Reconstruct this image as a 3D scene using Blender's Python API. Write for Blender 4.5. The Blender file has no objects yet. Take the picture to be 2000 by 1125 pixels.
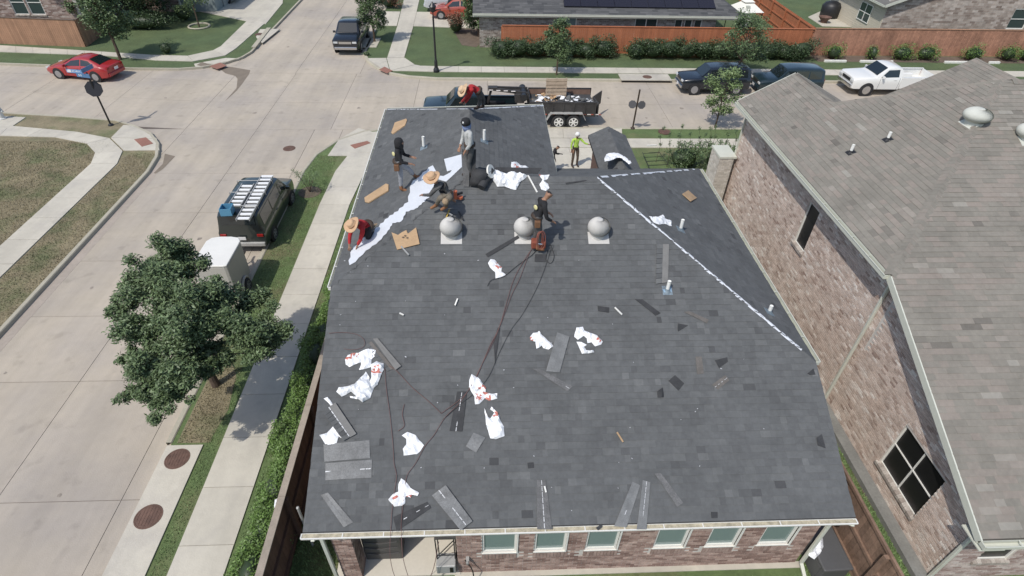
import bpy, bmesh, math, random
import numpy as np
from mathutils import Vector, Matrix, noise
random.seed(7); np.random.seed(7)
S = bpy.context.scene; COL = S.collection
R = math.radians
# ---------------------------------------------------------------- camera
CH = 13.3
FPX, PIT, YAW, ROL = 1123.0, 0.6933, 0.0587, 0.0289
fw = Vector((math.sin(YAW)*math.cos(PIT), math.cos(YAW)*math.cos(PIT), -math.sin(PIT)))
rt0 = Vector((math.cos(YAW), -math.sin(YAW), 0)); up0 = rt0.cross(fw)
rt = rt0*math.cos(ROL)+up0*math.sin(ROL); up = -rt0*math.sin(ROL)+up0*math.cos(ROL)
cd = bpy.data.cameras.new('camera'); cam = bpy.data.objects.new('camera', cd); COL.objects.link(cam)
cam.matrix_world = Matrix(((rt.x, up.x, -fw.x, 0), (rt.y, up.y, -fw.y, 0), (rt.z, up.z, -fw.z, CH), (0, 0, 0, 1)))
cd.lens = 36*FPX/2000; cd.sensor_width = 36; cd.clip_end = 1500; cd.clip_start = 0.1
S.camera = cam
# ---------------------------------------------------------------- light
SUN_EL, SUN_AZ = R(55), R(46)          # shadows fall towards +x +y
sd = Vector((math.cos(SUN_AZ)*math.cos(SUN_EL), math.sin(SUN_AZ)*math.cos(SUN_EL), -math.sin(SUN_EL)))
sl = bpy.data.lights.new('sun', 'SUN'); sl.energy = 3.2; sl.angle = R(0.53); sl.color = (1, .955, .89)
so = bpy.data.objects.new('sun', sl); COL.objects.link(so)
so.rotation_euler = (-sd).to_track_quat('Z', 'Y').to_euler(); so.location = (-20, -20, 40)
W = bpy.data.worlds.new('World'); S.world = W; W.use_nodes = True
wn = W.node_tree.nodes; wl = W.node_tree.links
sky = wn.new('ShaderNodeTexSky'); sky.sky_type = 'NISHITA'; sky.sun_disc = False
sky.sun_elevation = SUN_EL; sky.sun_rotation = math.atan2(-sd.x, -sd.y); sky.air_density = 1.0; sky.dust_density = 1.5
wl.new(sky.outputs[0], wn['Background'].inputs[0]); wn['Background'].inputs[1].default_value = 0.15
S.view_settings.view_transform = 'Standard'; S.view_settings.look = 'None'
S.view_settings.exposure = 0.0; S.view_settings.gamma = 1; S.view_settings.use_curve_mapping = False

# ---------------------------------------------------------------- helpers
def ray(px, py):
    return rt*((px-1000)/FPX) - up*((py-562.5)/FPX) + fw
def at(px, py, z=0.0):
    """point of the horizontal plane z seen at photo pixel (px,py)"""
    q = ray(px, py); t = (z-CH)/q.z
    return Vector((q.x*t, q.y*t, z))
def onplane(px, py, n, p0, lift=0.0):
    q = ray(px, py); c = Vector((0, 0, CH)); n = Vector(n).normalized()
    t = n.dot(Vector(p0)-c)/n.dot(q)
    return c+q*t+n*lift

_m = {}
def mat(name, col, rough=.8, var=.0, vscale=2.0, bump=0.0, bscale=40.0, metal=0.0, spec=.5, col2=None, v2=None,
        tint=None, streak=0, clear=0.0, alpha=None, trans=0.0, detail=4.0, tintramp=None):
    """procedural material. var: brightness mottling; col2: second colour mixed in by noise; tint: per-face attribute strength"""
    if name in _m: return _m[name]
    m = bpy.data.materials.new(name); m.use_nodes = True; nt = m.node_tree; N = nt.nodes; L = nt.links
    b = N['Principled BSDF']; b.inputs['Roughness'].default_value = rough; b.inputs['Metallic'].default_value = metal
    b.inputs['Specular IOR Level'].default_value = spec
    if clear: b.inputs['Coat Weight'].default_value = clear; b.inputs['Coat Roughness'].default_value = .04
    if trans: b.inputs['Transmission Weight'].default_value = trans
    tc = N.new('ShaderNodeTexCoord'); geo = N.new('ShaderNodeNewGeometry')
    pos = geo.outputs['Position']
    def rgb(c):
        n = N.new('ShaderNodeRGB'); n.outputs[0].default_value = (*c, 1); return n.outputs[0]
    out = rgb(col)
    def noisen(sc, det=4.0, rough_=.6, src=pos):
        n = N.new('ShaderNodeTexNoise'); n.inputs['Scale'].default_value = sc; n.inputs['Detail'].default_value = det
        n.inputs['Roughness'].default_value = rough_; L.new(src, n.inputs['Vector']); return n.outputs['Fac']
    if tintramp:
        a = N.new('ShaderNodeAttribute'); a.attribute_name = 'tint'
        cr = N.new('ShaderNodeValToRGB'); cr.color_ramp.interpolation = 'LINEAR'
        els = cr.color_ramp.elements
        for i, (p, c) in enumerate(tintramp):
            e = els[i] if i < 2 else els.new(p)
            e.position = p; e.color = (*c, 1)
        L.new(a.outputs['Fac'], cr.inputs['Fac']); out = cr.outputs[0]
    if col2:
        v = v2 or (1.0, .45, .6)
        r = N.new('ShaderNodeMapRange'); r.inputs['From Min'].default_value = v[1]; r.inputs['From Max'].default_value = v[2]
        L.new(noisen(v[0], 5), r.inputs['Value'])
        mx = N.new('ShaderNodeMix'); mx.data_type = 'RGBA'; L.new(r.outputs[0], mx.inputs[0]); L.new(out, mx.inputs[6]); L.new(rgb(col2), mx.inputs[7])
        out = mx.outputs[2]
    def mul(o, fac):
        h = N.new('ShaderNodeHueSaturation'); L.new(o, h.inputs['Color']); L.new(fac, h.inputs['Value']); return h.outputs[0]
    if var:
        r = N.new('ShaderNodeMapRange'); r.inputs['From Min'].default_value = .3; r.inputs['From Max'].default_value = .7
        r.inputs['To Min'].default_value = 1-var; r.inputs['To Max'].default_value = 1+var
        L.new(noisen(vscale, detail), r.inputs['Value']); out = mul(out, r.outputs[0])
        r = N.new('ShaderNodeMapRange'); r.inputs['From Min'].default_value = .3; r.inputs['From Max'].default_value = .7
        r.inputs['To Min'].default_value = 1-var*.7; r.inputs['To Max'].default_value = 1+var*.7
        L.new(noisen(vscale*9.3, 3), r.inputs['Value']); out = mul(out, r.outputs[0])
    if streak:
        mp = N.new('ShaderNodeMapping'); mp.inputs['Scale'].default_value = (1.1, .07, 1); L.new(pos, mp.inputs['Vector'])
        r = N.new('ShaderNodeMapRange'); r.inputs['From Min'].default_value = .35; r.inputs['From Max'].default_value = .65
        r.inputs['To Min'].default_value = 1-streak; r.inputs['To Max'].default_value = 1+streak*.6
        L.new(noisen(1.0, 4, .65, mp.outputs[0]), r.inputs['Value']); out = mul(out, r.outputs[0])
        r = N.new('ShaderNodeMapRange'); r.inputs['From Min'].default_value = .60; r.inputs['From Max'].default_value = .72
        r.inputs['To Min'].default_value = 1; r.inputs['To Max'].default_value = 1-streak*1.6
        L.new(noisen(1.7, 3, .5), r.inputs['Value']); out = mul(out, r.outputs[0])
    if tint:
        a = N.new('ShaderNodeAttribute'); a.attribute_name = 'tint'
        r = N.new('ShaderNodeMapRange'); r.inputs['To Min'].default_value = 1-tint; r.inputs['To Max'].default_value = 1+tint
        L.new(a.outputs['Fac'], r.inputs['Value']); out = mul(out, r.outputs[0])
    L.new(out, b.inputs['Base Color'])
    if bump:
        bn = N.new('ShaderNodeBump'); bn.inputs['Strength'].default_value = bump; bn.inputs['Distance'].default_value = .02
        L.new(noisen(bscale, 4), bn.inputs['Height']); L.new(bn.outputs[0], b.inputs['Normal'])
    if alpha is not None: b.inputs['Alpha'].default_value = alpha
    _m[name] = m; return m

class MB:
    def __init__(s): s.v = []; s.f = []; s.t = []; s.mi = []
    def add(s, vs, fs, tint=None, mi=0):
        o = len(s.v); s.v += [tuple(p) for p in vs]
        for f in fs: s.f.append(tuple(i+o for i in f)); s.t.append(.5 if tint is None else tint); s.mi.append(mi)
    def box(s, c, d, rz=0, tint=None, M=None, mi=0):
        x, y, z = d[0]/2, d[1]/2, d[2]/2
        vs = [Vector(p) for p in ((-x,-y,-z),(x,-y,-z),(x,y,-z),(-x,y,-z),(-x,-y,z),(x,-y,z),(x,y,z),(-x,y,z))]
        if M is not None: vs = [M @ v for v in vs]
        elif rz: q = Matrix.Rotation(rz, 3, 'Z'); vs = [q @ v for v in vs]
        c = Vector(c)
        s.add([v+c for v in vs], [(3,2,1,0),(4,5,6,7),(0,1,5,4),(1,2,6,5),(2,3,7,6),(3,0,4,7)], tint, mi)
    def beam(s, a, b, w, h, upv=(0,0,1), tint=None, mi=0):
        a, b = Vector(a), Vector(b); d = (b-a); l = d.length
        if l < 1e-6: return
        d /= l; u = Vector(upv); sx = d.cross(u)
        if sx.length < 1e-4: sx = d.cross(Vector((1,0,0)))
        sx.normalize(); u = sx.cross(d)
        M = Matrix((d, sx, u)).transposed()
        s.box((a+b)/2, (l, w, h), M=M, tint=tint, mi=mi)
    def tube(s, pts, r, n=8, cap=True, mi=0, tint=None):
        pts = [Vector(p) for p in pts]; rs = r if isinstance(r, (list, tuple)) else [r]*len(pts)
        vs = []; fs = []; prev = None
        for i, p in enumerate(pts):
            d = (pts[min(i+1, len(pts)-1)]-pts[max(i-1, 0)])
            d = d.normalized() if d.length > 1e-9 else Vector((0,0,1))
            a = prev if prev is not None else (Vector((1,0,0)) if abs(d.x) < .9 else Vector((0,1,0)))
            a = (a-d*a.dot(d)).normalized(); b = d.cross(a); prev = a
            for k in range(n):
                t = 2*math.pi*k/n; vs.append(p+(a*math.cos(t)+b*math.sin(t))*rs[i])
        for i in range(len(pts)-1):
            for k in range(n):
                fs.append((i*n+k, i*n+(k+1) % n, (i+1)*n+(k+1) % n, (i+1)*n+k))
        if cap: fs.append(tuple(reversed(range(n)))); fs.append(tuple(range(len(vs)-n, len(vs))))
        s.add(vs, fs, tint, mi)
    def lathe(s, c, prof, n=20, mi=0, M=None):
        c = Vector(c); vs = []; fs = []
        for (r, z) in prof:
            for k in range(n):
                t = 2*math.pi*k/n; v = Vector((r*math.cos(t), r*math.sin(t), z))
                vs.append(c+(M @ v if M is not None else v))
        for i in range(len(prof)-1):
            for k in range(n): fs.append((i*n+k, i*n+(k+1) % n, (i+1)*n+(k+1) % n, (i+1)*n+k))
        fs.append(tuple(reversed(range(n)))); fs.append(tuple(range(len(vs)-n, len(vs))))
        s.add(vs, fs, mi=mi)
    def prism(s, poly, h, tint=None, mi=0, down=(0,0,-1)):
        """poly: 3-D loop (top); extruded by h along down"""
        poly = [Vector(p) for p in poly]; n = len(poly); d = Vector(down).normalized()*h
        nn = Vector((0,0,0))
        for i in range(n): nn += poly[i].cross(poly[(i+1) % n])
        if nn.dot(d) > 0: poly.reverse()
        vs = poly+[p+d for p in poly]
        fs = [tuple(range(n)), tuple(reversed(range(n, 2*n)))]
        for i in range(n): fs.append((i, i+n, (i+1) % n+n, (i+1) % n))
        s.add(vs, fs, tint, mi)
    def build(s, name, m, parent=None, smooth=False, kind=None, bevel=0, tri=False):
        me = bpy.data.meshes.new(name); me.from_pydata(s.v, [], s.f)
        for x in (m if isinstance(m, (list, tuple)) else [m]): me.materials.append(x)
        if isinstance(m, (list, tuple)): me.polygons.foreach_set('material_index', s.mi)
        if any(abs(t-.5) > 1e-6 for t in s.t):
            a = me.attributes.new('tint', 'FLOAT', 'FACE'); a.data.foreach_set('value', s.t)
        if smooth: me.polygons.foreach_set('use_smooth', [True]*len(me.polygons))
        me.update()
        o = bpy.data.objects.new(name, me); COL.objects.link(o)
        if parent is not None: o.parent = parent
        if kind: o['kind'] = kind
        if bevel:
            b = o.modifiers.new('bevel', 'BEVEL'); b.width = bevel; b.segments = 2; b.limit_method = 'ANGLE'; b.angle_limit = R(40)
        return o
def tag(o, label, cat, group=None):
    o['label'] = label; o['category'] = cat
    if group: o['group'] = group
    return o
def thing(name, label, cat, loc=(0,0,0), rz=0, group=None):
    o = bpy.data.objects.new(name, None); COL.objects.link(o); o.location = loc; o.rotation_euler = (0,0,rz)
    o.empty_display_size = .2
    return tag(o, label, cat, group)
def copy_tree(o, parent=None):
    c = o.copy(); COL.objects.link(c)
    if parent is not None: c.parent = parent
    for ch in o.children: copy_tree(ch, c)
    return c
def struct(o): o['kind'] = 'structure'; return o
def rnd(a, b): return random.uniform(a, b)
def w2(p, z): return [(q[0], q[1], z) for q in p]

# ---------------------------------------------------------------- materials
concrete = mat('road_concrete', (.44, .385, .308), .9, streak=.09, var=.05, vscale=.35, bump=.25, bscale=30, col2=(.37,.33,.285), v2=(.22,.42,.66), tint=.035)
walkc = mat('walk_concrete', (.52, .485, .405), .9, streak=.07, var=.06, vscale=.6, bump=.25, bscale=25, col2=(.43,.40,.35), v2=(.5,.5,.75), tint=.05)
kerbc = mat('kerb_concrete', (.40, .37, .29), .9, var=.08, vscale=1.2, bump=.3)
jointm = mat('joint_filler', (.12, .10, .085), .95, var=.2, vscale=1)
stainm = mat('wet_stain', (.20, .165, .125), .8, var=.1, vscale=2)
grassN = mat('lawn_green', (.082, .118, .050), .95, var=.16, vscale=.8, bump=.9, bscale=60, col2=(.095,.125,.05), v2=(.35,.4,.7))
grassD = mat('lawn_dry', (.230, .195, .120), .95, var=.22, vscale=1.2, bump=1, bscale=50, col2=(.135,.150,.07), v2=(.5,.48,.66))
grassV = mat('verge_grass', (.105,.150,.055), .95, var=.2, vscale=1.1, bump=1, bscale=50, col2=(.17,.155,.08), v2=(.4,.48,.68))
soil = mat('bare_soil', (.13, .10, .075), .95, var=.2, vscale=3, bump=.6)
redpad = mat('tactile_red', (.27, .13, .095), .85, var=.1, vscale=3)
rust = mat('rusty_iron', (.13, .075, .055), .75, var=.25, vscale=4, bump=.4, bscale=60)
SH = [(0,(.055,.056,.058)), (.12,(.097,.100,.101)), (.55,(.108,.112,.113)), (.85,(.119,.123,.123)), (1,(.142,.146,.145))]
shingle_m = mat('asphalt_shingle', (.08,.08,.08), .93, var=.12, vscale=1.2, bump=.35, bscale=160, tintramp=SH, spec=.35)
SHL = [(0,(.15,.138,.12)), (.12,(.20,.187,.16)), (.5,(.225,.21,.18)), (.85,(.25,.218,.188)), (1,(.285,.27,.235))]
shingle_l = mat('weathered_shingle', (.2,.2,.2), .93, var=.10, vscale=1.0, bump=.35, bscale=150, tintramp=SHL, spec=.3)
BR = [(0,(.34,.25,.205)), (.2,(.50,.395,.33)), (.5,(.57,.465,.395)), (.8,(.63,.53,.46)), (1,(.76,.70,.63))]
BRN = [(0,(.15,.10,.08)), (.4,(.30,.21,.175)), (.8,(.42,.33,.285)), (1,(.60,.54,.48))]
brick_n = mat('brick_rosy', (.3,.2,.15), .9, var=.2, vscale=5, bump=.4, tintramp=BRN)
pier_st = mat('pale_pier_brick', (.3,.2,.15), .9, var=.1, vscale=5, bump=.4, tintramp=[(0,(.46,.42,.36)),(1,(.66,.62,.55))])
brick_m = mat('brick_mottled', (.3,.2,.15), .9, var=.16, vscale=5, bump=.5, bscale=50, tintramp=BR)
BR2 = [(0,(.17,.105,.085)), (.5,(.31,.215,.18)), (1,(.44,.33,.28))]
brick_r = mat('brick_red_brown', (.3,.2,.15), .9, var=.2, vscale=6, bump=.5, bscale=50, tintramp=BR2)
BR3 = [(0,(.17,.135,.115)), (.5,(.30,.255,.22)), (1,(.46,.42,.37))]
brick_p = mat('brick_pale', (.3,.2,.15), .9, var=.2, vscale=6, bump=.5, bscale=50, tintramp=BR3)
mortar = mat('mortar', (.55,.52,.47), .95, var=.1, vscale=3)
trim = mat('painted_trim', (.56,.57,.49), .5, var=.04, vscale=2)
trimw = mat('white_trim', (.74,.73,.68), .45, var=.03, vscale=2)
glass = mat('window_glass', (.05,.075,.07), .06, spec=.9)
glassp = mat('window_blind', (.20,.265,.25), .12, spec=.8)
screen = mat('dark_screen', (.012,.012,.013), .35)
wood_d = mat('weathered_wood', (.15,.115,.09), .9, var=.2, vscale=3, bump=.4, tint=.2)
wood_c = mat('cedar_wood', (.34,.195,.12), .85, var=.12, vscale=2, bump=.3, tint=.18)
wood_o = mat('orange_stained_wood', (.38,.135,.062), .85, var=.1, vscale=1.5, bump=.3, tint=.15)
bark = mat('tree_bark', (.10,.07,.05), .95, var=.3, vscale=8, bump=.8)
def leafmat(name, c, t=.45):
    m = mat(name, c, .5, tint=t, spec=.4); return m
leaf_a = leafmat('leaf_oak', (.10,.150,.064)); leaf_b = leafmat('leaf_dark', (.050,.082,.034)); leaf_c = leafmat('leaf_hedge', (.11,.185,.045))
leaf_d = leafmat('leaf_light', (.16,.225,.09)); leaf_r = leafmat('leaf_reddish', (.16,.085,.05))
rubber = mat('tyre_rubber', (.022,.022,.023), .8); chrome = mat('chrome', (.62,.62,.62), .18, metal=1)
alloy = mat('alloy_rim', (.42,.42,.43), .35, metal=.7); black_pl = mat('black_plastic', (.018,.018,.02), .5)
carglass = mat('car_glass', (.012,.018,.02), .04, spec=1)
lampglass = mat('headlight_glass', (.55,.56,.55), .1, spec=1); redlens = mat('tail_lens', (.28,.012,.01), .15)
cardboard = mat('cardboard', (.42,.285,.165), .9, var=.12, vscale=4, bump=.3, bscale=20)
bagw = mat('bag_plastic_white', (.78,.79,.80), .32, bump=.5, bscale=30, var=.04, vscale=8); bagr = mat('bag_plastic_red', (.50,.17,.13), .35, bump=.4, bscale=25, var=.1, vscale=9)
membrane = mat('underlay_membrane', (.62,.645,.68), .5, var=.05, vscale=3, bump=.3, bscale=15)
metalg = mat('galvanised', (.40,.40,.385), .5, metal=.2, var=.08, vscale=5)
# ================================================================ GROUND
def sheet(name, poly, z, m, thick=None, parent=None, kind='structure'):
    b = MB(); b.prism(w2(poly, z), thick or .05); return b.build(name, m, parent, kind=kind)
def rect(x0, y0, x1, y1): return [(x0,y0),(x1,y0),(x1,y1),(x0,y1)]
ground = sheet('ground', rect(-400,-300,400,500), -.06, grassN, .2)
filler = sheet('road_base', rect(-120,-60,90,160), -.012, jointm, .04)
road = bpy.data.objects.new('road', None); COL.objects.link(road); road['kind'] = 'structure'
def grid(A, B, nx, ny, z, m, parent, name='slab', gap=.008, thick=.05, tint=True):
    """A, B: left and right polylines (2-D) with equal counts -> slabs, ny cuts per span list, nx columns"""
    for i in range(len(A)-1):
        n = ny[i] if isinstance(ny, list) else ny
        for j in range(n):
            for k in range(nx):
                def P(u, v):
                    a = Vector(A[i][:2]).lerp(Vector(A[i+1][:2]), v); b_ = Vector(B[i][:2]).lerp(Vector(B[i+1][:2]), v)
                    return a.lerp(b_, u)
                q = [P(k/nx, j/n), P((k+1)/nx, j/n), P((k+1)/nx, (j+1)/n), P(k/nx, (j+1)/n)]
                c = sum(q, Vector((0,0)))/4
                q2 = []
                for p in q:
                    d = p-c; sx = 1-gap/max(abs(d.x), .05) if abs(d.x) > .05 else 1; sy = 1-gap/max(abs(d.y), .05) if abs(d.y) > .05 else 1
                    q2.append((c.x+d.x*sx, c.y+d.y*sy))
                b = MB(); b.prism(w2(q2, z+rnd(-.0015,.0015)), thick, tint=rnd(.05,.95) if tint else .49); b.build(name, m, parent)
XW, XE = -15.45, -8.45
# south road: gutter column, three lanes of panels
ys = [-26, -20.8, -15.6, -10.4, -5.2, 0, 3.95, 7.93, 11.83, 14.7, 17.76, 21.1, 24.5, 29.3]
for x0, x1 in ((XW-.3, -12.05), (-12.05, -9.03), (-9.03, XE+.9)):
    grid([(x0,y) for y in ys], [(x1,y) for y in ys], 1, 1, 0, concrete, road, 'road_panel')
xs = [-15.75, -12.05, -8.2, -4.1, .2, 5.2, 10.4, 15.6, 20.8, 26, 31.2, 36.4, 48, 60, 75]
for y0, y1 in ((29.3, 32.95), (32.95, 36.2), (36.2, 37.7)):
    grid([(x,y0) for x in xs], [(x,y1) for x in xs], 1, 1, 0, concrete, road, 'road_panel')
# west street bends a little to the north
wx = [-15.75, -21.1, -26.3, -31.5, -37, -43, -50, -60, -75]
def wy(x, k): return k+max(0, -15.75-x)*(.085 if k > 33 else .11)
for k0, k1 in ((29.3, 32.95), (32.95, 36.2), (36.2, 39.0)):
    grid([(x, wy(x,k0)) for x in wx], [(x, wy(x,k1)) for x in wx], 1, 1, 0, concrete, road, 'road_panel')
yn = [37.7, 42.5, 47.5, 52.5, 57.5, 63, 69, 76, 84, 95, 110, 130]
for x0, x1 in ((-16.3, -12.1), (-12.1, -8.0)):
    grid([(x0,y) for y in yn], [(x1,y) for y in yn], 1, 1, 0, concrete, road, 'road_panel')

for a_, b2_, c_, d_ in ((-19.6,25.5,-15.75,29.3),(-7.55,24.8,-4.4,29.3),(-19.6,38.9,-16.3,41.6),(-8.0,36.9,-5.0,40.2)):
    grid([(a_,b2_),(a_,d_)], [(c_,b2_),(c_,d_)], 1, 1, -.002, concrete, road, 'road_panel')
def block(name, poly, m):
    o = sheet(name, poly, .10, m, .22); return o
SWB = [(-15.5,-26),(-15.5,24.5),(-15.72,26.0),(-16.25,27.4),(-17.15,28.6),(-18.4,29.5),(-19.6,30.15),(-22.5,30.65),(-24.7,30.9),(-34,32.2),(-80,38.0),(-80,-26)]
NWB = [(-16.1,130),(-16.1,41.5),(-16.35,40.4),(-17.1,39.3),(-18.2,38.5),(-19.5,38.15),(-22.5,38.15),(-31,38.85),(-80,43.2),(-80,130)]
NEB = [(-8.4,130),(-8.4,43),(-8.3,41.3),(-7.85,39.9),(-7.05,38.6),(-6.1,37.6),(-4.8,37.0),(-3,36.7),(75,36.7),(75,130)]
SEB = [(-8.42,-26),(-8.42,24.6),(-8.2,26.2),(-7.5,27.7),(-6.3,28.8),(-4.6,29.3),(75,29.3),(75,-26)]
block('lawn_west', SWB, grassD); block('lawn_northwest', NWB, grassN); block('lawn_northeast', NEB, grassN); block('lawn_southeast', SEB, grassV)
def kerb(name, pts, side):
    """sweep of a kerb stone: outer edge follows pts, 15 cm wide"""
    b = MB(); n = len(pts); L_ = []; Rr = []
    for i in range(n):
        d = Vector(pts[min(i+1,n-1)])-Vector(pts[max(i-1,0)]); d.normalize(); nn = Vector((-d.y, d.x))*side
        p = Vector(pts[i]); L_.append(p-nn*.02); Rr.append(p+nn*.14)
    vs = []; fs = []
    for a, c in zip(L_, Rr):
        d = (c-a).normalized()
        vs += [(a.x-d.x*.02,a.y-d.y*.02,-.01),(a.x+d.x*.005,a.y+d.y*.005,.11),(a.x+d.x*.03,a.y+d.y*.03,.135),(c.x,c.y,.135),(c.x,c.y,-.01)]
    for i in range(n-1):
        for k in range(4): fs.append((i*5+k, i*5+k+1, i*5+6+k, i*5+5+k))
    b.add(vs, fs); o = b.build(name, kerbc, kind='structure', smooth=False)
    bm = bmesh.new(); bm.from_mesh(o.data); bmesh.ops.recalc_face_normals(bm, faces=bm.faces); bm.to_mesh(o.data); bm.free(); return o
kerb('kerb_west', SWB[:11], 1); kerb('kerb_northwest', NWB[:9], 1); kerb('kerb_northeast', NEB[:9], 1)
kerb('kerb_southeast', [(-8.42,9.5)]+SEB[1:7], 1)
# gutter bands of slightly darker, stained concrete beside the kerbs
gutm = mat('gutter_stain', (.36,.31,.26), .9, var=.1, vscale=.8, bump=.2)
sheet('gutter', [(-15.46,-26),(-15.1,-26),(-15.1,23.5),(-15.25,25.5),(-15.5,25.6),(-15.5,24.4)], .004, gutm, .003)

walk = bpy.data.objects.new('pavement', None); COL.objects.link(walk); walk['kind'] = 'structure'
WZ = .135
def wgrid(A, B, ny, nx=1): grid(A, B, nx, ny, WZ, walkc, walk, 'slab', .007, .06)
def ppoly(pp, z=WZ, m=walkc, name='slab', parent=walk, thick=.05):
    b = MB(); b.prism([at(x, y, z) for x, y in pp], thick, tint=rnd(.2,.8)); return b.build(name, m, parent)
# south-west walk
wgrid([(-18.45,-26),(-18.45,25.2)], [(-17.25,-26),(-17.25,25.2)], 33)
wgrid([(-18.45,25.2),(-18.8,26.3),(-19.7,27.3),(-21.6,28.0),(-24.4,28.15),(-40,30.0),(-78,34.6)],
      [(-17.25,25.2),(-17.6,26.5),(-18.9,27.9),(-20.9,28.65),(-24.6,29.35),(-40,31.2),(-78,35.9)], [1,1,1,2,9,22])
wgrid([(-17.58,26.55),(-18.85,27.95)], [(-15.9,26.6),(-16.55,27.85)], 1)
wgrid([(-18.86,27.97),(-18.96,29.5)], [(-16.56,27.87),(-18.35,29.4)], 1)
ppoly([(-60,226),(0,226),(50,229),(18,250),(-60,256)])
# north-west walk
top = [(-200,80),(0,92),(200,104.5),(297,110.8),(368,112.7),(417,102),(432,94),(485,42)]
bot = [(-200,92),(0,105),(200,112),(309,121.8),(378,123.5),(441,112),(462,98),(520,47)]
wgrid([at(x,y,0)[:2] for x,y in bot], [at(x,y,0)[:2] for x,y in top], [7,6,3,2,1,1,4])
ppoly([(379,124.5),(441,113),(468,114),(436,121),(404,128),(382,131)], .128)
ppoly([(352,14),(484,41.5),(519,46.5),(552,6),(556,-70),(380,-90)])
# storm inlet NW
ppoly([(508,57),(547,56),(512,84),(500,72)], .14)
# north-east
wgrid([(-6.6,40.5),(-6.75,47.9),(-7.1,56.5),(-7.3,100)], [(-5.45,40.6),(-5.5,47.9),(-5.72,56.5),(-5.9,100)], [5,5,24])
wgrid([(-6.63,40.45),(-6.1,38.0)], [(-5.43,40.55),(-4.6,39.15)], 1)
wgrid([(-8.0,40.35),(-6.35,37.85)], [(-6.65,40.43),(-6.12,37.98)], 1)
wgrid([(-6.1,37.95),(-5.0,37.95),(-3.2,37.85),(60,37.85)], [(-4.55,39.15),(-4.2,38.95),(-3.2,38.9),(60,38.9)], [1,1,42])
wgrid([(-8.4,48),(-6.8,48)], [(-8.4,52.1),(-6.95,52.1)], 1)
wgrid([(-5.5,48),(3.2,47.2)], [(-5.6,52.1),(3.2,52.1)], 2, 1)
ppoly([(712,74),(744,74),(735,92),(703,92)])
# south-east
wgrid([(-7.12,-26),(-7.1,21.5),(-7.0,24.5),(-6.65,26.4),(-6.3,28.7)], [(-5.93,-26),(-5.82,21.5),(-5.6,24.5),(-5.5,26.4),(-4.8,28.95)], [32,2,1,1])
ppoly([(640,304),(686,304),(706,312),(745,262),(700,250),(662,272)], .128)
wgrid([(-4.8,27.0),(60,27.0)], [(-4.8,28.06),(60,28.06)], 42)
grid([(1.2,17.4),(1.2,26.96)], [(7.35,17.4),(7.35,26.96)], 2, 3, WZ, walkc, walk, 'slab')
grid([(1.2,28.1)], [(7.3,28.1)], 1, 1, WZ, walkc, walk)
wgrid([(1.0,28.1),(1.0,29.28)], [(7.25,28.1),(7.45,29.28)], 1, 2)
# flush inlet box with manholes
ppoly([(150,1250),(205,1250),(285,1125),(396,874),(331,877),(300,935),(215,1125)], .055, walkc)
wgrid([(-8.55,-3),(-8.5,9.42)], [(-7.62,-3),(-7.55,9.42)], 3)

def pad(pp): 
    b = MB(); b.prism([at(x,y,WZ+.012) for x,y in pp], .014); o = b.build('tactile_pad', redpad); return o
for pp, lab in (([(262,272),(285,268),(299,280),(277,286)], 'red tactile paving pad at the corner ramp by the octagonal sign'),
                ([(684,283),(717,275),(724,279),(693,290)], 'red tactile paving pad at the ramp nearest the roof corner'),
                ([(740,136),(751,130),(767,138),(756,143)], 'red tactile paving pad at the ramp across from the black pickup front'),
                ([(409,129),(430,122),(443,128),(424,135)], 'red tactile paving pad beside the damp stain on the far left corner')):
    tag(pad(pp), lab, 'tactile paving')
def stain(pp, z=.006):
    b = MB(); b.prism([at(x,y,z) for x,y in pp], .003); return b.build('stain', stainm, kind='structure')
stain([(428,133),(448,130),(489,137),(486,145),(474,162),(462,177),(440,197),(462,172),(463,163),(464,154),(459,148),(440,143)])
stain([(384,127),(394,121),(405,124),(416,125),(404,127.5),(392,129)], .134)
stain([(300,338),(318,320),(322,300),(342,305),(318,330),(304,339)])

oilm = mat('oil_stain', (.27,.235,.195), .8, var=.2, vscale=4)
random.seed(77)
for x, y, r_ in ((-10.9,12.6,.09),(-13.2,9.2,.07),(-13.9,16.2,.06),(-11.3,19.2,.10),(-12.8,31.4,.12),(-7.2,32.2,.10),(-1.5,33.6,.08),(9.2,31.0,.07),(-18.5,33.5,.08),(-13.9,43.0,.10),(-11.0,47.5,.12),(-10.6,8.1,.05),(-14.4,12.2,.05),(7.5,33.9,.09),(11.6,32.4,.12)):
    b = MB(); b.prism([(x+r_*math.cos(a)*rnd(.6,1.3), y+r_*1.2*math.sin(a)*rnd(.6,1.3), .0045) for a in [i*.7 for i in range(9)]], .003); b.build('oil_spot', oilm, kind='structure')
def manhole(p, r, lab, z):
    t = thing('manhole_cover', lab, 'manhole cover', (p[0], p[1], z), 0)
    b = MB(); b.lathe((0,0,0), [(r, -.03), (r, .006), (r-.03, .008), (r-.035, .002)], 28); b.build('rim', rust, t)
    b = MB(); b.lathe((0,0,0), [(r-.04, -.03), (r-.04, .006), (r*.8,.009), (r*.3,.009), (.01,.009)], 28)
    for k in range(-3, 4):
        l = math.sqrt(max(.01, (r-.07)**2-(k*r*.24)**2))
        b.box((k*r*.24, 0, .011), (.02, 2*l, .006))
    b.build('lid', rust, t); return t
manhole((-8.06,8.99), .31, 'round rusty manhole cover in the kerbside slab, nearest to the big tree', .137)
manhole((-8.1,7.4), .32, 'round rusty manhole cover in the kerbside slab, closest to the photo\'s bottom edge', .137)
manhole((-9.8,27.07), .3, 'round grey manhole cover in the middle of the street beyond the van', .003)
manhole((9.7,28.9), .34, 'round rusty manhole cover on the verge right of the pole with two signs', .14)
manhole((-16.6,45.4), .3, 'small round cover on the storm inlet at the far left corner', .145)
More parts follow.
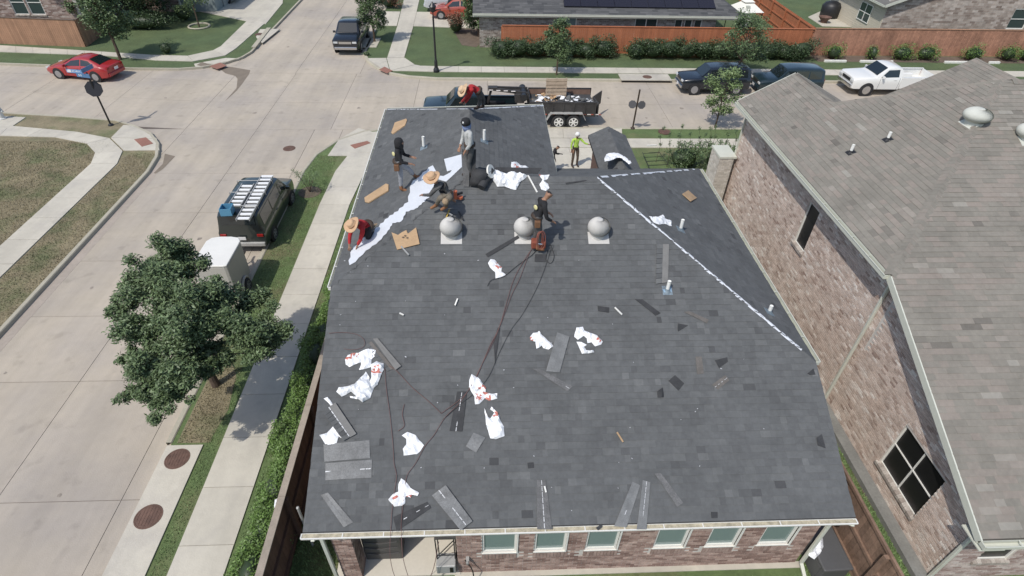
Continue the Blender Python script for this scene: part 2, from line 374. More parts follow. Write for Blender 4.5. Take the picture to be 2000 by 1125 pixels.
# storm inlet N street
t = thing('storm_inlet', 'pale concrete storm drain inlet with a dark mouth on the far kerb', 'storm drain', (10.4,36.9,0))
b = MB(); b.box((0,.1,.17), (3.3,1.1,.06)); b.build('top_slab', walkc, t, bevel=.01)
b = MB(); b.box((0,-.32,.05), (3.1,.05,.09)); b.build('mouth', screen, t)
b = MB(); b.box((0,-.36,.155), (3.3,.1,.05)); b.build('lip', kerbc, t)
manhole((10.55,37.0), .3, 'rusty round cover on top of the far storm drain inlet', .203)
t = thing('storm_inlet', 'concrete storm drain inlet with a long dark mouth at the far left kerb', 'storm drain', (-16.2,44.6,0), R(3))
b = MB(); b.box((.1,0,.1), (.08,4.4,.1)); b.build('mouth', screen, t)
b = MB(); b.box((.02,0,.17), (.3,4.6,.05)); b.build('lip', kerbc, t)

# grass blades on the near verges and yards
def tufts(name, rects, dens, h, m):
    P = []
    for (x0,y0,x1,y1,z) in rects:
        n = int((x1-x0)*(y1-y0)*dens); P.append(np.stack([np.random.uniform(x0,x1,n), np.random.uniform(y0,y1,n), np.full(n,z)],1))
    P = np.concatenate(P); n = len(P); a = np.random.uniform(0, 2*np.pi, n); hh = np.random.uniform(.5,1.2,n)*h
    dx = np.stack([np.cos(a), np.sin(a), np.zeros(n)],1)*.012
    lean = np.stack([np.random.normal(0,.5,n)*hh, np.random.normal(0,.5,n)*hh, hh],1)
    V = np.concatenate([P-dx, P+dx, P+lean],1).reshape(-1,3)
    me = bpy.data.meshes.new(name); me.vertices.add(3*n); me.vertices.foreach_set('co', V.ravel())
    me.loops.add(3*n); me.loops.foreach_set('vertex_index', np.arange(3*n, dtype=np.int32)); me.polygons.add(n)
    me.polygons.foreach_set('loop_start', np.arange(n, dtype=np.int32)*3)
    at_ = me.attributes.new('tint', 'FLOAT', 'FACE'); at_.data.foreach_set('value', np.random.rand(n).astype(np.float32))
    me.materials.append(m); me.update(); me.validate(); o = bpy.data.objects.new(name, me); COL.objects.link(o); o['kind'] = 'stuff'; return o
blade_g = mat('grass_blade_green', (.16,.24,.09), .7, tint=.5); blade_d = mat('grass_blade_dry', (.27,.23,.14), .8, tint=.4, col2=(.15,.17,.08), v2=(.5,.45,.6))
tufts('verge_grass', [(-8.24,12.0,-7.16,26.2,.1), (-7.4,9.6,-7.16,12.0,.1), (-7.5,-1,-7.16,9.6,.1), (-5.78,4,-5.2,25,.1)], 700, .035, blade_g)
tufts('yard_grass', [(-4.3,3.8,8.2,5.55,.1), (-5.1,3.8,-3.4,7,.1), (7.2,5.5,8.2,7,.1), (9.0,4,9.6,14,.1)], 1500, .07, blade_g)
tufts('dry_verge_grass', [(-17.2,8,-15.65,26.3,.1), (-24,14,-18.5,27.6,.1)], 450, .05, blade_d)

sheet('dry_grass_patch', [(-8.28,9.5),(-7.45,9.5),(-7.3,10.6),(-7.5,11.9),(-7.9,12.6),(-8.28,12.4)], .108, grassD, .006)
tufts('dry_patch_grass', [(-8.25,9.5,-7.4,12.2,.105)], 900, .05, blade_d)
# ================================================================ shingles / bricks
def shingle_slope(poly, updir, m, parent, nparts=0, expo=.143, wmin=.10, wmax=.27, lift=.004, tfun=None, thick=.009, flat=False):
    """cover a planar convex-or-simple polygon with individual tabs, courses running across updir"""
    P = [Vector(p) for p in poly]; n = Vector((0,0,0))
    for i in range(len(P)): n += P[i].cross(P[(i+1) % len(P)])
    n.normalize()
    if n.z < 0: n = -n
    v = Vector(updir); v = (v-n*v.dot(n)).normalized(); u = v.cross(n)
    o = P[0]; Q = [((p-o).dot(u), (p-o).dot(v)) for p in P]
    v0 = min(q[1] for q in Q); v1 = max(q[1] for q in Q)
    tabs = []; darks = []
    y = v0
    def spans(yy):
        xs_ = []
        for i in range(len(Q)):
            a, b = Q[i], Q[(i+1) % len(Q)]
            if (a[1]-yy)*(b[1]-yy) < 0: xs_.append(a[0]+(b[0]-a[0])*(yy-a[1])/(b[1]-a[1]))
        xs_.sort(); return [(xs_[i], xs_[i+1]) for i in range(0, len(xs_)-1, 2)]
    while y < v1-.01:
        h = min(expo, v1-y)
        S0, S1 = spans(y+.002), spans(y+h-.002); S2 = S1 if len(S1) == len(S0) else S0
        for (a, b), (a2, b2) in zip(S0, S2):
            x = a-rnd(0, wmax)
            while x < b:
                w = rnd(wmin, wmax); xl, xr = max(x, a), min(x+w, b)
                if xr-xl > .02:
                    # clip the top edge to the polygon too
                    tl = max(xl, a2) if xl-a > .0001 or a2 > a else a2; tr = min(xr, b2) if b-xr > .0001 or b2 < b else b2
                    if xl <= a+1e-6: tl = min(a2, xr) if a2 > a else a2
                    if xr >= b-1e-6: tr = max(b2, xl) if b2 < b else b2
                    if tr < tl+.002: tr = tl+.002
                    hi = random.random() < .42
                    tt = tfun(xl, y) if tfun else random.betavariate(2.2, 2.2)
                    t0 = lift+(thick if hi else thick*.5); t1 = lift*.5+.001
                    c = [o+u*xl+v*y, o+u*xr+v*y, o+u*tr+v*(y+h+.004), o+u*tl+v*(y+h+.004)]
                    vs = [c[0]+n*t0, c[1]+n*t0, c[2]+n*t1, c[3]+n*t1, c[0]-n*.004, c[1]-n*.004]
                    fs = [(0,1,2,3), (4,5,1,0), (4,0,3), (5,2,1)]
                    tabs.append((vs, fs, tt, c[0]))
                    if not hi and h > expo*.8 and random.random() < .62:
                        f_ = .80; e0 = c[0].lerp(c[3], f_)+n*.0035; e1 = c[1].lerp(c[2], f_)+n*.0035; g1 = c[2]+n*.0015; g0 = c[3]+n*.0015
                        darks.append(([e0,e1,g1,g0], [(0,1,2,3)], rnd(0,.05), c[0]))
                x += w
        y += expo
    camp = Vector((0,0,CH)); tabs.sort(key=lambda t: (t[3]-camp).length)
    for vs, fs, tt, _ in tabs[:nparts]:
        b = MB(); b.add(vs, fs, tt); b.build('shingle', m, parent)
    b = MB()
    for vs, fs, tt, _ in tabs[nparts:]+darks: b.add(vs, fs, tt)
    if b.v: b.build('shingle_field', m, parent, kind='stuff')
def deck(poly, m, parent, h=.12, name='roof_deck'):
    b = MB(); b.prism([Vector(p) for p in poly], h); return b.build(name, m, parent)
def brick_wall(o, ud, W_, H_, holes, nrm, m, parent, nparts=0, bw=.203, bh=.068, mort=mortar, th=.2, tf=None, name='brick', soldier=()):
    """wall from corner o along ud (W_ x H_), outward normal nrm, rectangular holes (u0,v0,u1,v1)"""
    o = Vector(o); u = Vector(ud).normalized(); n = Vector(nrm).normalized(); z = Vector((0,0,1))
    # mortar body as boxes round the holes
    b = MB(); us = sorted({0, W_, *[h[0] for h in holes], *[h[2] for h in holes]})
    for a, c in zip(us, us[1:]):
        mid = (a+c)/2; cuts = sorted([(h[1], h[3]) for h in holes if h[0] <= mid <= h[2]]); y = 0
        for lo, hi in cuts+[(H_, H_)]:
            if lo > y+.001:
                p = o+u*a+z*y
                q = [p, p+u*(c-a), p+u*(c-a)+z*(lo-y), p+z*(lo-y)]
                b.prism(q, th, down=-n)
            y = hi
    b.build('wall_core', mort, parent)
    B = []
    j = 0; y = 0
    while y < H_-.02:
        x = -(j % 2)*bw/2-.001
        while x < W_:
            xl, xr = max(x+.006, 0), min(x+bw-.006, W_); y0, y1 = y+.0065, min(y+bh-.0065, H_)
            ok = xr-xl > .03
            for h in holes:
                if xr > h[0] and xl < h[2] and y1 > h[1]-.001 and y0 < h[3]+.001:
                    if xl < h[0]-.03: xr = min(xr, h[0])
                    elif xr > h[2]+.03: xl = max(xl, h[2])
                    else: ok = False
            for h in soldier:
                if xr > h[0] and xl < h[2] and y1 > h[1]+.01 and y0 < h[3]-.01: ok = False
            if ok and xr-xl > .03:
                d = .008+rnd(0,.004); p = o+u*xl+z*y0; w, hh = xr-xl, y1-y0
                c = [p, p+u*w, p+u*w+z*hh, p+z*hh]; f = [q+n*d for q in c]
                B.append((c+f, [(4,5,6,7),(0,1,5,4),(1,2,6,5),(2,3,7,6),(3,0,4,7)], tf(xl,y) if tf else random.betavariate(1.6,1.6), p))
            x += bw
        y += bh; j += 1
    for h in soldier:        # upright bricks of a sill course
        x = h[0]
        while x < h[2]-.02:
            p = o+u*(x+.005)+z*h[1]; w = .066; hh = h[3]-h[1]-.01; c = [p, p+u*w, p+u*w+z*hh, p+z*hh]; f = [q+n*.02 for q in c]
            B.append((c+f, [(4,5,6,7),(0,1,5,4),(1,2,6,5),(2,3,7,6),(3,0,4,7)], rnd(.3,.8), p)); x += .076
    fix = u.cross(z).dot(n) < 0
    camp = Vector((0,0,CH)); B.sort(key=lambda t: (t[3]-camp).length)
    k = 0; rest = MB()
    for vs, fs, tt, p in B:
        if fix: fs = [tuple(reversed(f)) for f in fs]
        if k < nparts: b = MB(); b.add(vs, fs, tt); b.build(name, m, parent)
        else: rest.add(vs, fs, tt)
        k += 1
    if rest.v: rest.build(name+'_field', m, parent, kind='stuff')
def window(o, ud, W_, H_, nrm, parent, gl, frame=trimw, rails=(.5,), mull=(), depth=.07, fw_=.05, sill=None):
    """sash window set into a hole; o is its lower left corner on the wall face"""
    o = Vector(o); u = Vector(ud).normalized(); n = Vector(nrm).normalized(); z = Vector((0,0,1)); o2 = o-n*depth
    def bar(a, b_, c, d, mb, t=.04):
        q = [o2+u*a+z*b_, o2+u*c+z*b_, o2+u*c+z*d, o2+u*a+z*d]; mb.prism([p+n*t for p in q], t+.01, down=-n)
    b = MB(); bar(0,0,W_,fw_,b); bar(0,H_-fw_,W_,H_,b); bar(0,fw_,fw_,H_-fw_,b); bar(W_-fw_,fw_,W_,H_-fw_,b)
    w = b.build('window', frame, parent)
    edges = [fw_]; 
    for r_ in rails: 
        b = MB(); bar(fw_, H_*r_-fw_/2, W_-fw_, H_*r_+fw_/2, b, .045); b.build('sash_rail', frame, w)
    for r_ in mull:
        b = MB(); bar(W_*r_-fw_/2, fw_, W_*r_+fw_/2, H_-fw_, b, .05); b.build('mullion', frame, w)
    xs_ = [fw_]+[W_*r_ for r_ in mull]+[W_-fw_]; ys_ = [fw_]+[H_*r_ for r_ in rails]+[H_-fw_]
    for i in range(len(xs_)-1):
        for j in range(len(ys_)-1):
            b = MB(); q = [o2+u*xs_[i]+z*ys_[j], o2+u*xs_[i+1]+z*ys_[j], o2+u*xs_[i+1]+z*ys_[j+1], o2+u*xs_[i]+z*ys_[j+1]]
            b.prism([p+n*(.012+.006*(j % 2)) for p in q], .01, down=-n); b.build('pane', gl, w)
    if sill:
        b = MB(); k = int(round((W_+.1)/.105))
        for i in range(k):
            p = o+u*(-.05+i*(W_+.1)/k+.004); q = [p-z*.015+n*.06, p+u*((W_+.1)/k-.008)-z*.015+n*.06, p+u*((W_+.1)/k-.008)-n*.06+z*.02, p-n*.06+z*.02]
            b.prism(q, .085, tint=rnd(.45,.95))
        b.build('window_sill', sill, w)
    return w
def gutter(a, b_, out, parent, m=trim, w=.12, h=.11, debris=False, name='gutter', inner=None):
    """open trough from a to b_ (top inner edge), out = outward horizontal direction"""
    a, b_ = Vector(a), Vector(b_); d = (b_-a).normalized(); o = Vector(out).normalized(); z = Vector((0,0,1)); mb = MB()
    L_ = (b_-a).length; t = .008
    def slab(p0, p1, p2, p3): mb.prism([p0,p1,p2,p3], t, down=(p1-p0).cross(p3-p0))
    mb.beam(a+o*.004-z*h/2, b_+o*.004-z*h/2, t, h); mb.beam(a+o*w/2-z*h, b_+o*w/2-z*h, w, t)
    mb.beam(a+o*w-z*h/2, b_+o*w-z*h/2, t, h); mb.beam(a+o*(w+.006), b_+o*(w+.006), .02, .014)
    for p in (a, b_): mb.beam(p-z*h/2, p+o*w-z*h/2, t, h)
    g = mb.build(name, m, parent)
    s = MB(); n = max(2, int(L_/.75))
    for i in range(n+1): p = a+d*L_*i/n; s.beam(p-z*.005, p+o*w-z*.005, .022, .006)
    s.build('gutter_strap', m, g)
    if inner: q = MB(); q.beam(a+o*w/2-z*(h-.03), b_+o*w/2-z*(h-.025), w-.02, .02); q.build('gutter_sediment', inner, g)
    return g
def downspout(pts, parent, m=trim, w=.075, h=.06):
    b = MB()
    for p, q in zip(pts, pts[1:]): b.beam(p, q, w, h, upv=(0,1,.01))
    return b.build('downspout', m, parent, bevel=.008)

# ================================================================ NEAR HOUSE (being re-roofed)
hs = thing('brick_house', 'one-storey brick house with new charcoal shingle roof being laid', 'house', (0,0,0))
SL = .48; EZ = 2.72; EY = 5.55; XL, XR = -3.5, 7.25
RY = 12.85; RZ = EZ+SL*(RY-EY)               # main ridge
HZ = 4.10; HY = EY+(HZ-EZ)/SL; HX = XR-(RZ-HZ)/SL
FYE = RY+(RZ-HZ)/SL                          # far eave
WX = -.45; WZL = 4.93; WYL = EY+(WZL-EZ)/SL; WZR = 5.15; WXR = 2.1; WYR = RY+(RZ-WZR)/SL; WEND = 17.1; WCY = 20.2
nN = Vector((0,-SL,1)); pN = Vector((0,EY,EZ))
sWl = (RZ-WZL)/(WX-XL); nWL = Vector((-sWl,0,1)); pWL = Vector((XL,0,WZL))
sWr = (RZ-WZR)/(WXR-WX); nWR = Vector((sWr,0,1)); pWR = Vector((WXR,0,WZR))
nHR = Vector((SL,0,1)); pHR = Vector((XR,0,HZ)); nF = Vector((0,SL,1)); pF = Vector((0,RY,RZ))
def onN(x, y, l=.02): return onplane(x, y, nN, pN, l)
def onWL(x, y, l=.02): return onplane(x, y, nWL, pWL, l)
def onWR(x, y, l=.02): return onplane(x, y, nWR, pWR, l)
def onHR(x, y, l=.02): return onplane(x, y, nHR, pHR, l)
polyN = [(XL,EY,EZ),(XR,EY,EZ),(XR,HY,HZ),(HX,RY,RZ),(WX,RY,RZ),(XL,WYL,WZL)]
polyHR = [(XR,HY,HZ),(XR,FYE,HZ),(HX,RY,RZ)]
polyF = [(HX,RY,RZ),(XR,FYE,HZ),(WXR,FYE,HZ),(WXR,WYR,WZR),(WX,RY,RZ)]
polyWL = [(XL,WYL,WZL),(WX,RY,RZ),(WX,WEND,RZ),(XL,WCY,WZL)]
polyWR = [(WX,RY,RZ),(WXR,WYR,WZR),(WXR,WCY-.1,WZR),(WX,WEND,RZ)]
roof = MB(); 
for q in (polyN, polyHR, polyF, polyWL, polyWR): roof.prism([Vector(p) for p in q], .14)
roof.prism([(WX,WEND,RZ),(WXR,WCY-.1,WZR),(XL,WCY,WZL)], .14)
rf = roof.build('roof', shingle_m, hs)
def tn(x, y): return min(1, max(0, random.betavariate(2.4,2.4)))
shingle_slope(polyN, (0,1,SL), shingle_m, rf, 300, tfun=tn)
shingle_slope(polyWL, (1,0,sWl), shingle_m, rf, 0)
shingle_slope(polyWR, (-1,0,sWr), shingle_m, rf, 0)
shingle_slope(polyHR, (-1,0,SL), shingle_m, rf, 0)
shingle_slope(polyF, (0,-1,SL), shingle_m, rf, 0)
# ridge caps
def caps(a, b_, parent, m, w=.3, step=.14, n1=None):
    a, b_ = Vector(a), Vector(b_); L_ = (b_-a).length; d = (b_-a)/L_; mb = MB(); k = int(L_/step); s = d.cross(Vector((0,0,1))).normalized()
    for i in range(k):
        p = a+d*(i*step); q = p+d*(step+.03)
        for sg in (-1, 1):
            e = s*sg*w/2-Vector((0,0,.5*w/2))
            vs = [p+Vector((0,0,.022)), q+Vector((0,0,.016)), q+e+Vector((0,0,.016)), p+e+Vector((0,0,.022))]
            mb.add(vs+[v-Vector((0,0,.01)) for v in vs], [(0,1,2,3),(4,7,6,5),(0,3,7,4),(3,2,6,7)], rnd(.2,.8))
    return mb.build('ridge_cap', m, parent, kind='stuff')
caps((HX,RY,RZ), (WX,RY,RZ), rf, shingle_m); caps((WX,WEND,RZ), (WX,RY+.8,RZ), rf, shingle_m)
# small entry gable
EG = dict(x0=3.83, x1=5.22, xr=4.53, ze=4.1, y1=19.85)
zr = EG['ze']+(EG['xr']-EG['x0'])*.5; yj = RY+(RZ-zr)/SL; ye = RY+(RZ-EG['ze'])/SL
pa = [(EG['x0'],ye,EG['ze']),(EG['xr'],yj,zr),(EG['xr'],EG['y1'],zr),(EG['x0'],EG['y1'],EG['ze'])]
pb = [(EG['xr'],yj,zr),(EG['x1'],ye,EG['ze']),(EG['x1'],EG['y1'],EG['ze']),(EG['xr'],EG['y1'],zr)]
g = MB(); g.prism([Vector(p) for p in pa], .1); g.prism([Vector(p) for p in pb], .1); g = g.build('entry_roof', shingle_m, hs)
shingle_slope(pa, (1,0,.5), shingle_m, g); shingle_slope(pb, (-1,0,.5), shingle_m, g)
b = MB(); b.box((4.53,18.3,2.05), (1.1,2.3,3.9)); b.build('entry_wall', brick_r, hs)
# walls
WY = 5.88
wins = [(-.13,.60),(.98,1.65),(2.08,2.77),(3.57,4.25),(4.72,5.38),(5.88,6.59)]
X0 = -.66; WW = 7.05-X0; VH = 2.45
holes = [(a-X0, 1.0, c-X0, 2.3) for a, c in wins]
brick_wall((X0,WY,0), (1,0,0), WW, VH, holes, (0,-1,0), brick_r, hs, 300, soldier=[(h[0]-.02, .76, h[2]+.02, .98) for h in holes])
for a, c in wins:
    w = window((a,WY,1.0), (1,0,0), c-a, 1.3, (0,-1,0), hs, glassp, trimw, rails=(.62,), depth=.06, fw_=.045)
    b = MB(); b.prism([Vector((a-.01,WY-.02,.999)), Vector((c+.01,WY-.02,.999)), Vector((c+.01,WY+.03,1.0)), Vector((a-.01,WY+.03,1.0))], .03); b.build('window_sill', trimw, w)
    b = MB(); b.box((c+.015,WY-.01,1.65), (.03,.05,1.3)); b.build('window_jamb', trimw, w)
for (o, u, w_, h_) in (((7.05,5.88,0),(0,1,0),11.3,2.6),):
    brick_wall(o, u, w_, h_, [], (1,0,0), brick_r, hs, 0)
b = MB(); b.box((1.9,13.4,1.9), (9.8,8.2,3.9)); b.box((-.7,16.0,2.2), (5.0,7.8,4.5)); b.box((-1.9,10.9,1.6), (2.6,3.6,3.1)); b.box((2,8.9,1.3), (9.6,2.2,2.5)); b.box((3.2,7.05,1.22), (7.5,1.9,2.4)); b.build('wall_interior', brick_r, hs)
b = MB(); b.box((3.2,WY-.06,.06), (7.9,.14,.13)); b.build('foundation', walkc, hs)
# patio
b = MB(); b.box((-2.0,7.2,.09), (2.75,2.75,.12)); b.build('patio_floor', mat('patio_concrete', (.58,.54,.46), .9, var=.05, vscale=1.5), hs)
t2 = MB(); t2.lathe((-1.65,6.35,.154), [(.22,-.002),(.22,.001),(.16,.001),(.16,-.002)], 24)
colm = bpy.data.objects.new('brick_column', None); COL.objects.link(colm); colm.parent = hs
brick_wall((-3.18,5.82,.0), (1,0,0), .4, 2.5, [], (0,-1,0), brick_r, colm, 0, th=.38)
brick_wall((-2.78,5.82,.0), (0,1,0), .4, 2.5, [], (1,0,0), brick_r, colm, 0, th=.02)
brick_wall((X0,5.9,.0), (0,1,0), 2.4, 2.45, [], (-1,0,0), brick_r, hs, 0, th=.02)
downspout([(-3.32,5.45,2.6),(-3.3,5.72,2.35),(-3.28,5.72,.25),(-3.27,5.45,.1)], hs, trim)
downspout([(7.2,5.45,2.6),(7.1,5.78,2.3),(7.1,5.78,.3),(7.12,5.45,.12)], hs, trim)
sed = mat('gutter_sediment', (.42,.38,.28), .95, var=.3, vscale=9)
sof = mat('soffit', (.55,.54,.47), .8)
gutter((XL-.03,EY-.0,EZ-.05), (XR+.02,EY-.0,EZ-.05), (0,-1,0), hs, trimw, w=.10, h=.05, inner=sed)
b = MB(); b.beam((XL,EY+.03,EZ-.15), (XR,EY+.03,EZ-.15), .02, .15); b.build('fascia', trim, hs)
b = MB(); b.box(((XL+XR)/2,5.74,2.50), (XR-XL,.30,.02)); b.box((-2.0,7.1,2.47),(2.9,2.6,.02)); b.build('soffit', sof, hs)
# right eave: pale fascia band, rakes
gutter((XR,HY,HZ-.01), (XR,FYE,HZ-.01), (1,0,0), hs, trim, w=.10, h=.1)
b = MB(); b.beam((XR-.02,EY,EZ-.12), (XR-.02,HY,HZ-.12), .02, .12); b.beam((XL+.03,EY,EZ-.14), (XL+.03,WYL,WZL-.14), .02, .12); b.build('rake_board', trim, hs)
gutter((XL,WYL,WZL-.01), (XL,WCY,WZL-.01), (-1,0,0), hs, trimw, w=.07, h=.09)
b = MB(); b.beam((XL,WYL,WZL-.12), (XL,WCY,WZL-.12), .03, .2); b.build('fascia', trim, hs)
for p_, q_ in (((XR-.02,HY,HZ-.13),(XR-.02,FYE,HZ-.13)),((WXR,WYR,WZR-.1),(WXR,WCY,WZR-.1)),((XL,WCY+.02,WZL-.08),(WXR,WCY-.08,WZR-.08))):
    b = MB(); b.beam(p_, q_, .03, .2); b.build('fascia', trim, hs)
# valley underlay (white) between the main slope and the wing
rows = [(683,518,684,519),(690,487,712,491),(709,469,737,473),(725,457,755,452),(742,443,764,437),(760,426,781,434),(779,413,790,415),(799,395,809,409),(806,358,822,398),(824,343,838,383),(846,324,850,350),(857,344,858,352),(867,345,872,356),(880,338,884,345),(902,304,903,327)]
rr_ = []
for a, c in zip(rows, rows[1:]):
    for k in range(4):
        f = k/4; j = (1.2 if k % 2 else -1.2)*(1 if a[2]-a[0] > 8 or k else .3); q = [p_+(q_-p_)*f for p_, q_ in zip(a, c)]; rr_.append((q[0]-2-j*.9, q[1]-j*.5, q[2]+4+j*.5, q[3]+j*.4) if q[2]-q[0] > 6 else tuple(q))
rows = rr_+[rows[-1]]
vb = MB(); A = Vector((XL,WYL,WZL)); Bv = Vector((WX,RY,RZ)); prevr = None
for (lx, ly, rx, ry) in rows:
    l = onWL(lx, ly, .02); r_ = onN(rx, ry, .02)
    if rx < 644.6+(565.4-ry)*1.2:
        r_ = onWL(rx, ry, .02); c = (l+r_)/2
        if prevr:
            o = [prevr[0], prevr[1], prevr[2], l, c, r_]; vb.add(o, [(0,1,4,3),(1,2,5,4)])
        prevr = (l, c, r_); continue
    tt = max(0.0, min(1.0, ((l+r_)/2-A).dot(Bv-A)/(Bv-A).length_squared)); c = A.lerp(Bv, tt)+Vector((0,0,.025))
    if prevr: 
        o = [prevr[0], prevr[1], prevr[2], l, c, r_]; vb.add(o, [(0,1,4,3),(1,2,5,4)])
    prevr = (l, c, r_)
vb.build('valley_underlay', membrane, rf)
b = MB(); b.prism([onWL(868,312,.024), onWL(902,303,.024), onWL(901,328,.024), onWL(874,336,.024)], .006); b.build('valley_underlay', membrane, rf)
# white hip strips
def strip(a, b_, w, parent, n=26, dash=0):
    a, b_ = Vector(a), Vector(b_); d = (b_-a).normalized(); s = d.cross(Vector((0,0,1))).normalized(); mb = MB()
    for i in range(n):
        if dash and random.random() < dash: continue
        p, q = a.lerp(b_, i/n), a.lerp(b_, (i+1)/n); w1, w0 = w*rnd(.5,1.2), w*rnd(.4,1.0)
        zz = Vector((0,0,.012)); vs = [p-s*w0+zz-Vector((0,0,w0*.33)), p+zz, p+s*w1+zz-Vector((0,0,w1*.33)), q-s*w0+zz-Vector((0,0,w0*.33)), q+zz, q+s*w1+zz-Vector((0,0,w1*.33))]
        mb.add(vs, [(0,1,4,3),(1,2,5,4)])
    return mb.build('hip_underlay', membrane, parent)
strip((HX,RY,RZ), (XR-.25,HY+.25,HZ+.12), .042, rf, 34); strip((HX+.1,RY+.1,RZ-.04), (XR-.3,FYE-.3,HZ+.15), .06, rf, 34, .2)
strip((WX,WEND,RZ), (WXR,WCY-.15,WZR), .05, rf, 20); strip((WX,WEND,RZ), (XL,WCY-.05,WZL), .035, rf, 20, .15)
# ================================================================ RIGHT NEIGHBOUR HOUSE
hr = thing('brick_house', 'mottled pinkish brick house under a weathered grey-brown shingle roof, right of the house being re-roofed', 'house')
RX = 9.5; RWX = 9.9
PN = [(RX,5.05,2.7),(26,5.05,2.7),(26,15.78,7.7),(14.7,15.78,7.7),(RX,10.2,5.1)]
PL = [(RX,10.2,5.1),(14.7,15.78,7.7),(11.5,18.07,6.1),(11.5,20.9,6.1),(RX,20.7,5.1)]
PG = [(11.5,18.07,6.1),(13.5,19.5,5.1),(13.5,20.9,5.1),(11.5,20.9,6.1)]
PF = [(14.7,15.78,7.7),(26,15.78,7.7),(26,19.5,5.1),(13.5,19.5,5.1),(11.5,18.07,6.1)]
PG2 = [(15.3,19.5,5.1),(15.3,21.2,5.1),(18.3,21.2,6.6),(18.3,17.35,6.6)]; PG3 = [(18.3,21.2,6.6),(21.3,21.2,5.1),(21.3,19.5,5.1),(18.3,17.35,6.6)]
# near slope is planar only if both slopes agree: slope from eave to ridge
b = MB()
for q in (PN, PL, PG, PF, PG2, PG3): b.prism([Vector(p)-Vector((0,0,.005)) for p in q], .12)
rr = b.build('roof', shingle_l, hr)
def tl(x, y): return min(1, max(0, random.betavariate(2,2)+.16*noise.noise((x*.8, y*.8, 3))))
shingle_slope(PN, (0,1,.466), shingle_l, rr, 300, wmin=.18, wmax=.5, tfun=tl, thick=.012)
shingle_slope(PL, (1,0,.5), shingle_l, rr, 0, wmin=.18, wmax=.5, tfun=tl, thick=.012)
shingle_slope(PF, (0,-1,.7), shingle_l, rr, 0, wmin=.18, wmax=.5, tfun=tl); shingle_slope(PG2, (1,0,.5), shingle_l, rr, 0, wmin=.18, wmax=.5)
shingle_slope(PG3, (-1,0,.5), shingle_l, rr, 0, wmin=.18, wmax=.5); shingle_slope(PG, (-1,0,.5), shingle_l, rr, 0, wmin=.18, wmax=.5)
caps((RX,10.2,5.11),(14.7,15.78,7.71), rr, shingle_l); caps((11.5,18.07,6.1),(14.7,15.78,7.71), rr, shingle_l); caps((15,15.78,7.71),(26,15.78,7.71), rr, shingle_l)
# walls
def tb(x, y): return min(1, max(0, random.betavariate(1.5,1.5)+.25*noise.noise((x*1.2, y*1.6, 0))))
brick_wall((RWX,5.45,0), (0,1,0), 4.75, 2.62, [(1.05,.83,2.55,2.32)], (-1,0,0), brick_m, hr, 300, tf=tb, th=.2)
# gable-shaped top of that wall
b = MB(); b.prism([Vector((RWX,5.45,2.62)), Vector((RWX,10.2,2.62)), Vector((RWX,10.2,4.98)), Vector((RWX,5.45,2.75))], .2, down=(1,0,0)); b.build('wall_core', mortar, hr)
b = MB(); j = 0; z = 2.62
while z < 4.9:
    y = 5.45-(j % 2)*.1
    while y < 10.2:
        top_ = 2.7+.466*(y+.1-5.05)-.08
        if z+.06 < top_ and y+.19 < 10.2 and y > 5.44:
            p = Vector((RWX,y+.005,z+.005)); d = Vector((-(.008+rnd(0,.004)),0,0)); c = [p, p+Vector((0,.193,0)), p+Vector((0,.193,.058)), p+Vector((0,0,.058))]; f = [q+d for q in c]
            b.add(c+f, [(7,6,5,4),(4,5,1,0),(5,6,2,1),(6,7,3,2),(7,4,0,3)], tb(y,z))
        y += .203
    z += .068; j += 1
b.build('brick_field', brick_m, hr, kind='stuff')
brick_wall((RWX,10.2,0), (0,1,0), 10.3, 5.0, [(3.93,2.85,4.6,4.32)], (-1,0,0), brick_m, hr, 0, tf=tb, th=.2)
window((RWX,6.5,.83), (0,1,0), 1.5, 1.49, (-1,0,0), hr, screen, trimw, rails=(.52,), mull=(.5,), depth=.09, fw_=.024, sill=brick_p)
window((RWX,14.13,2.85), (0,1,0), .67, 1.47, (-1,0,0), hr, screen, trimw, rails=(), depth=.08, fw_=.03, sill=brick_p)
pa_ = onplane(1902,1095,(0,1,0),(0,5.45,0)); pb_ = onplane(1957,1095,(0,1,0),(0,5.45,0))
wx0 = pa_.x-RWX; wz0 = pa_.z; ww = max(.75, pb_.x-pa_.x)
brick_wall((RWX,5.45,0), (1,0,0), 9, 2.6, [(wx0,wz0,wx0+ww,2.3)], (0,-1,0), mat('brick_pinkish', (.3,.2,.15), .9, var=.15, vscale=6, bump=.4, tintramp=[(0,(.27,.19,.165)),(.5,(.40,.32,.29)),(1,(.52,.46,.42))]), hr, 0, tf=tb)
window((RWX+wx0,5.45,wz0), (1,0,0), ww, 2.3-wz0, (0,-1,0), hr, screen, trimw, rails=(.5,), depth=.07, fw_=.035, sill=brick_p)
b = MB(); b.box((18,13.0,2.45), (15.8,14.6,4.9)); b.build('wall_interior', brick_m, hr); 
bpy.data.objects['wall_interior.001'].scale = (1,1,1)
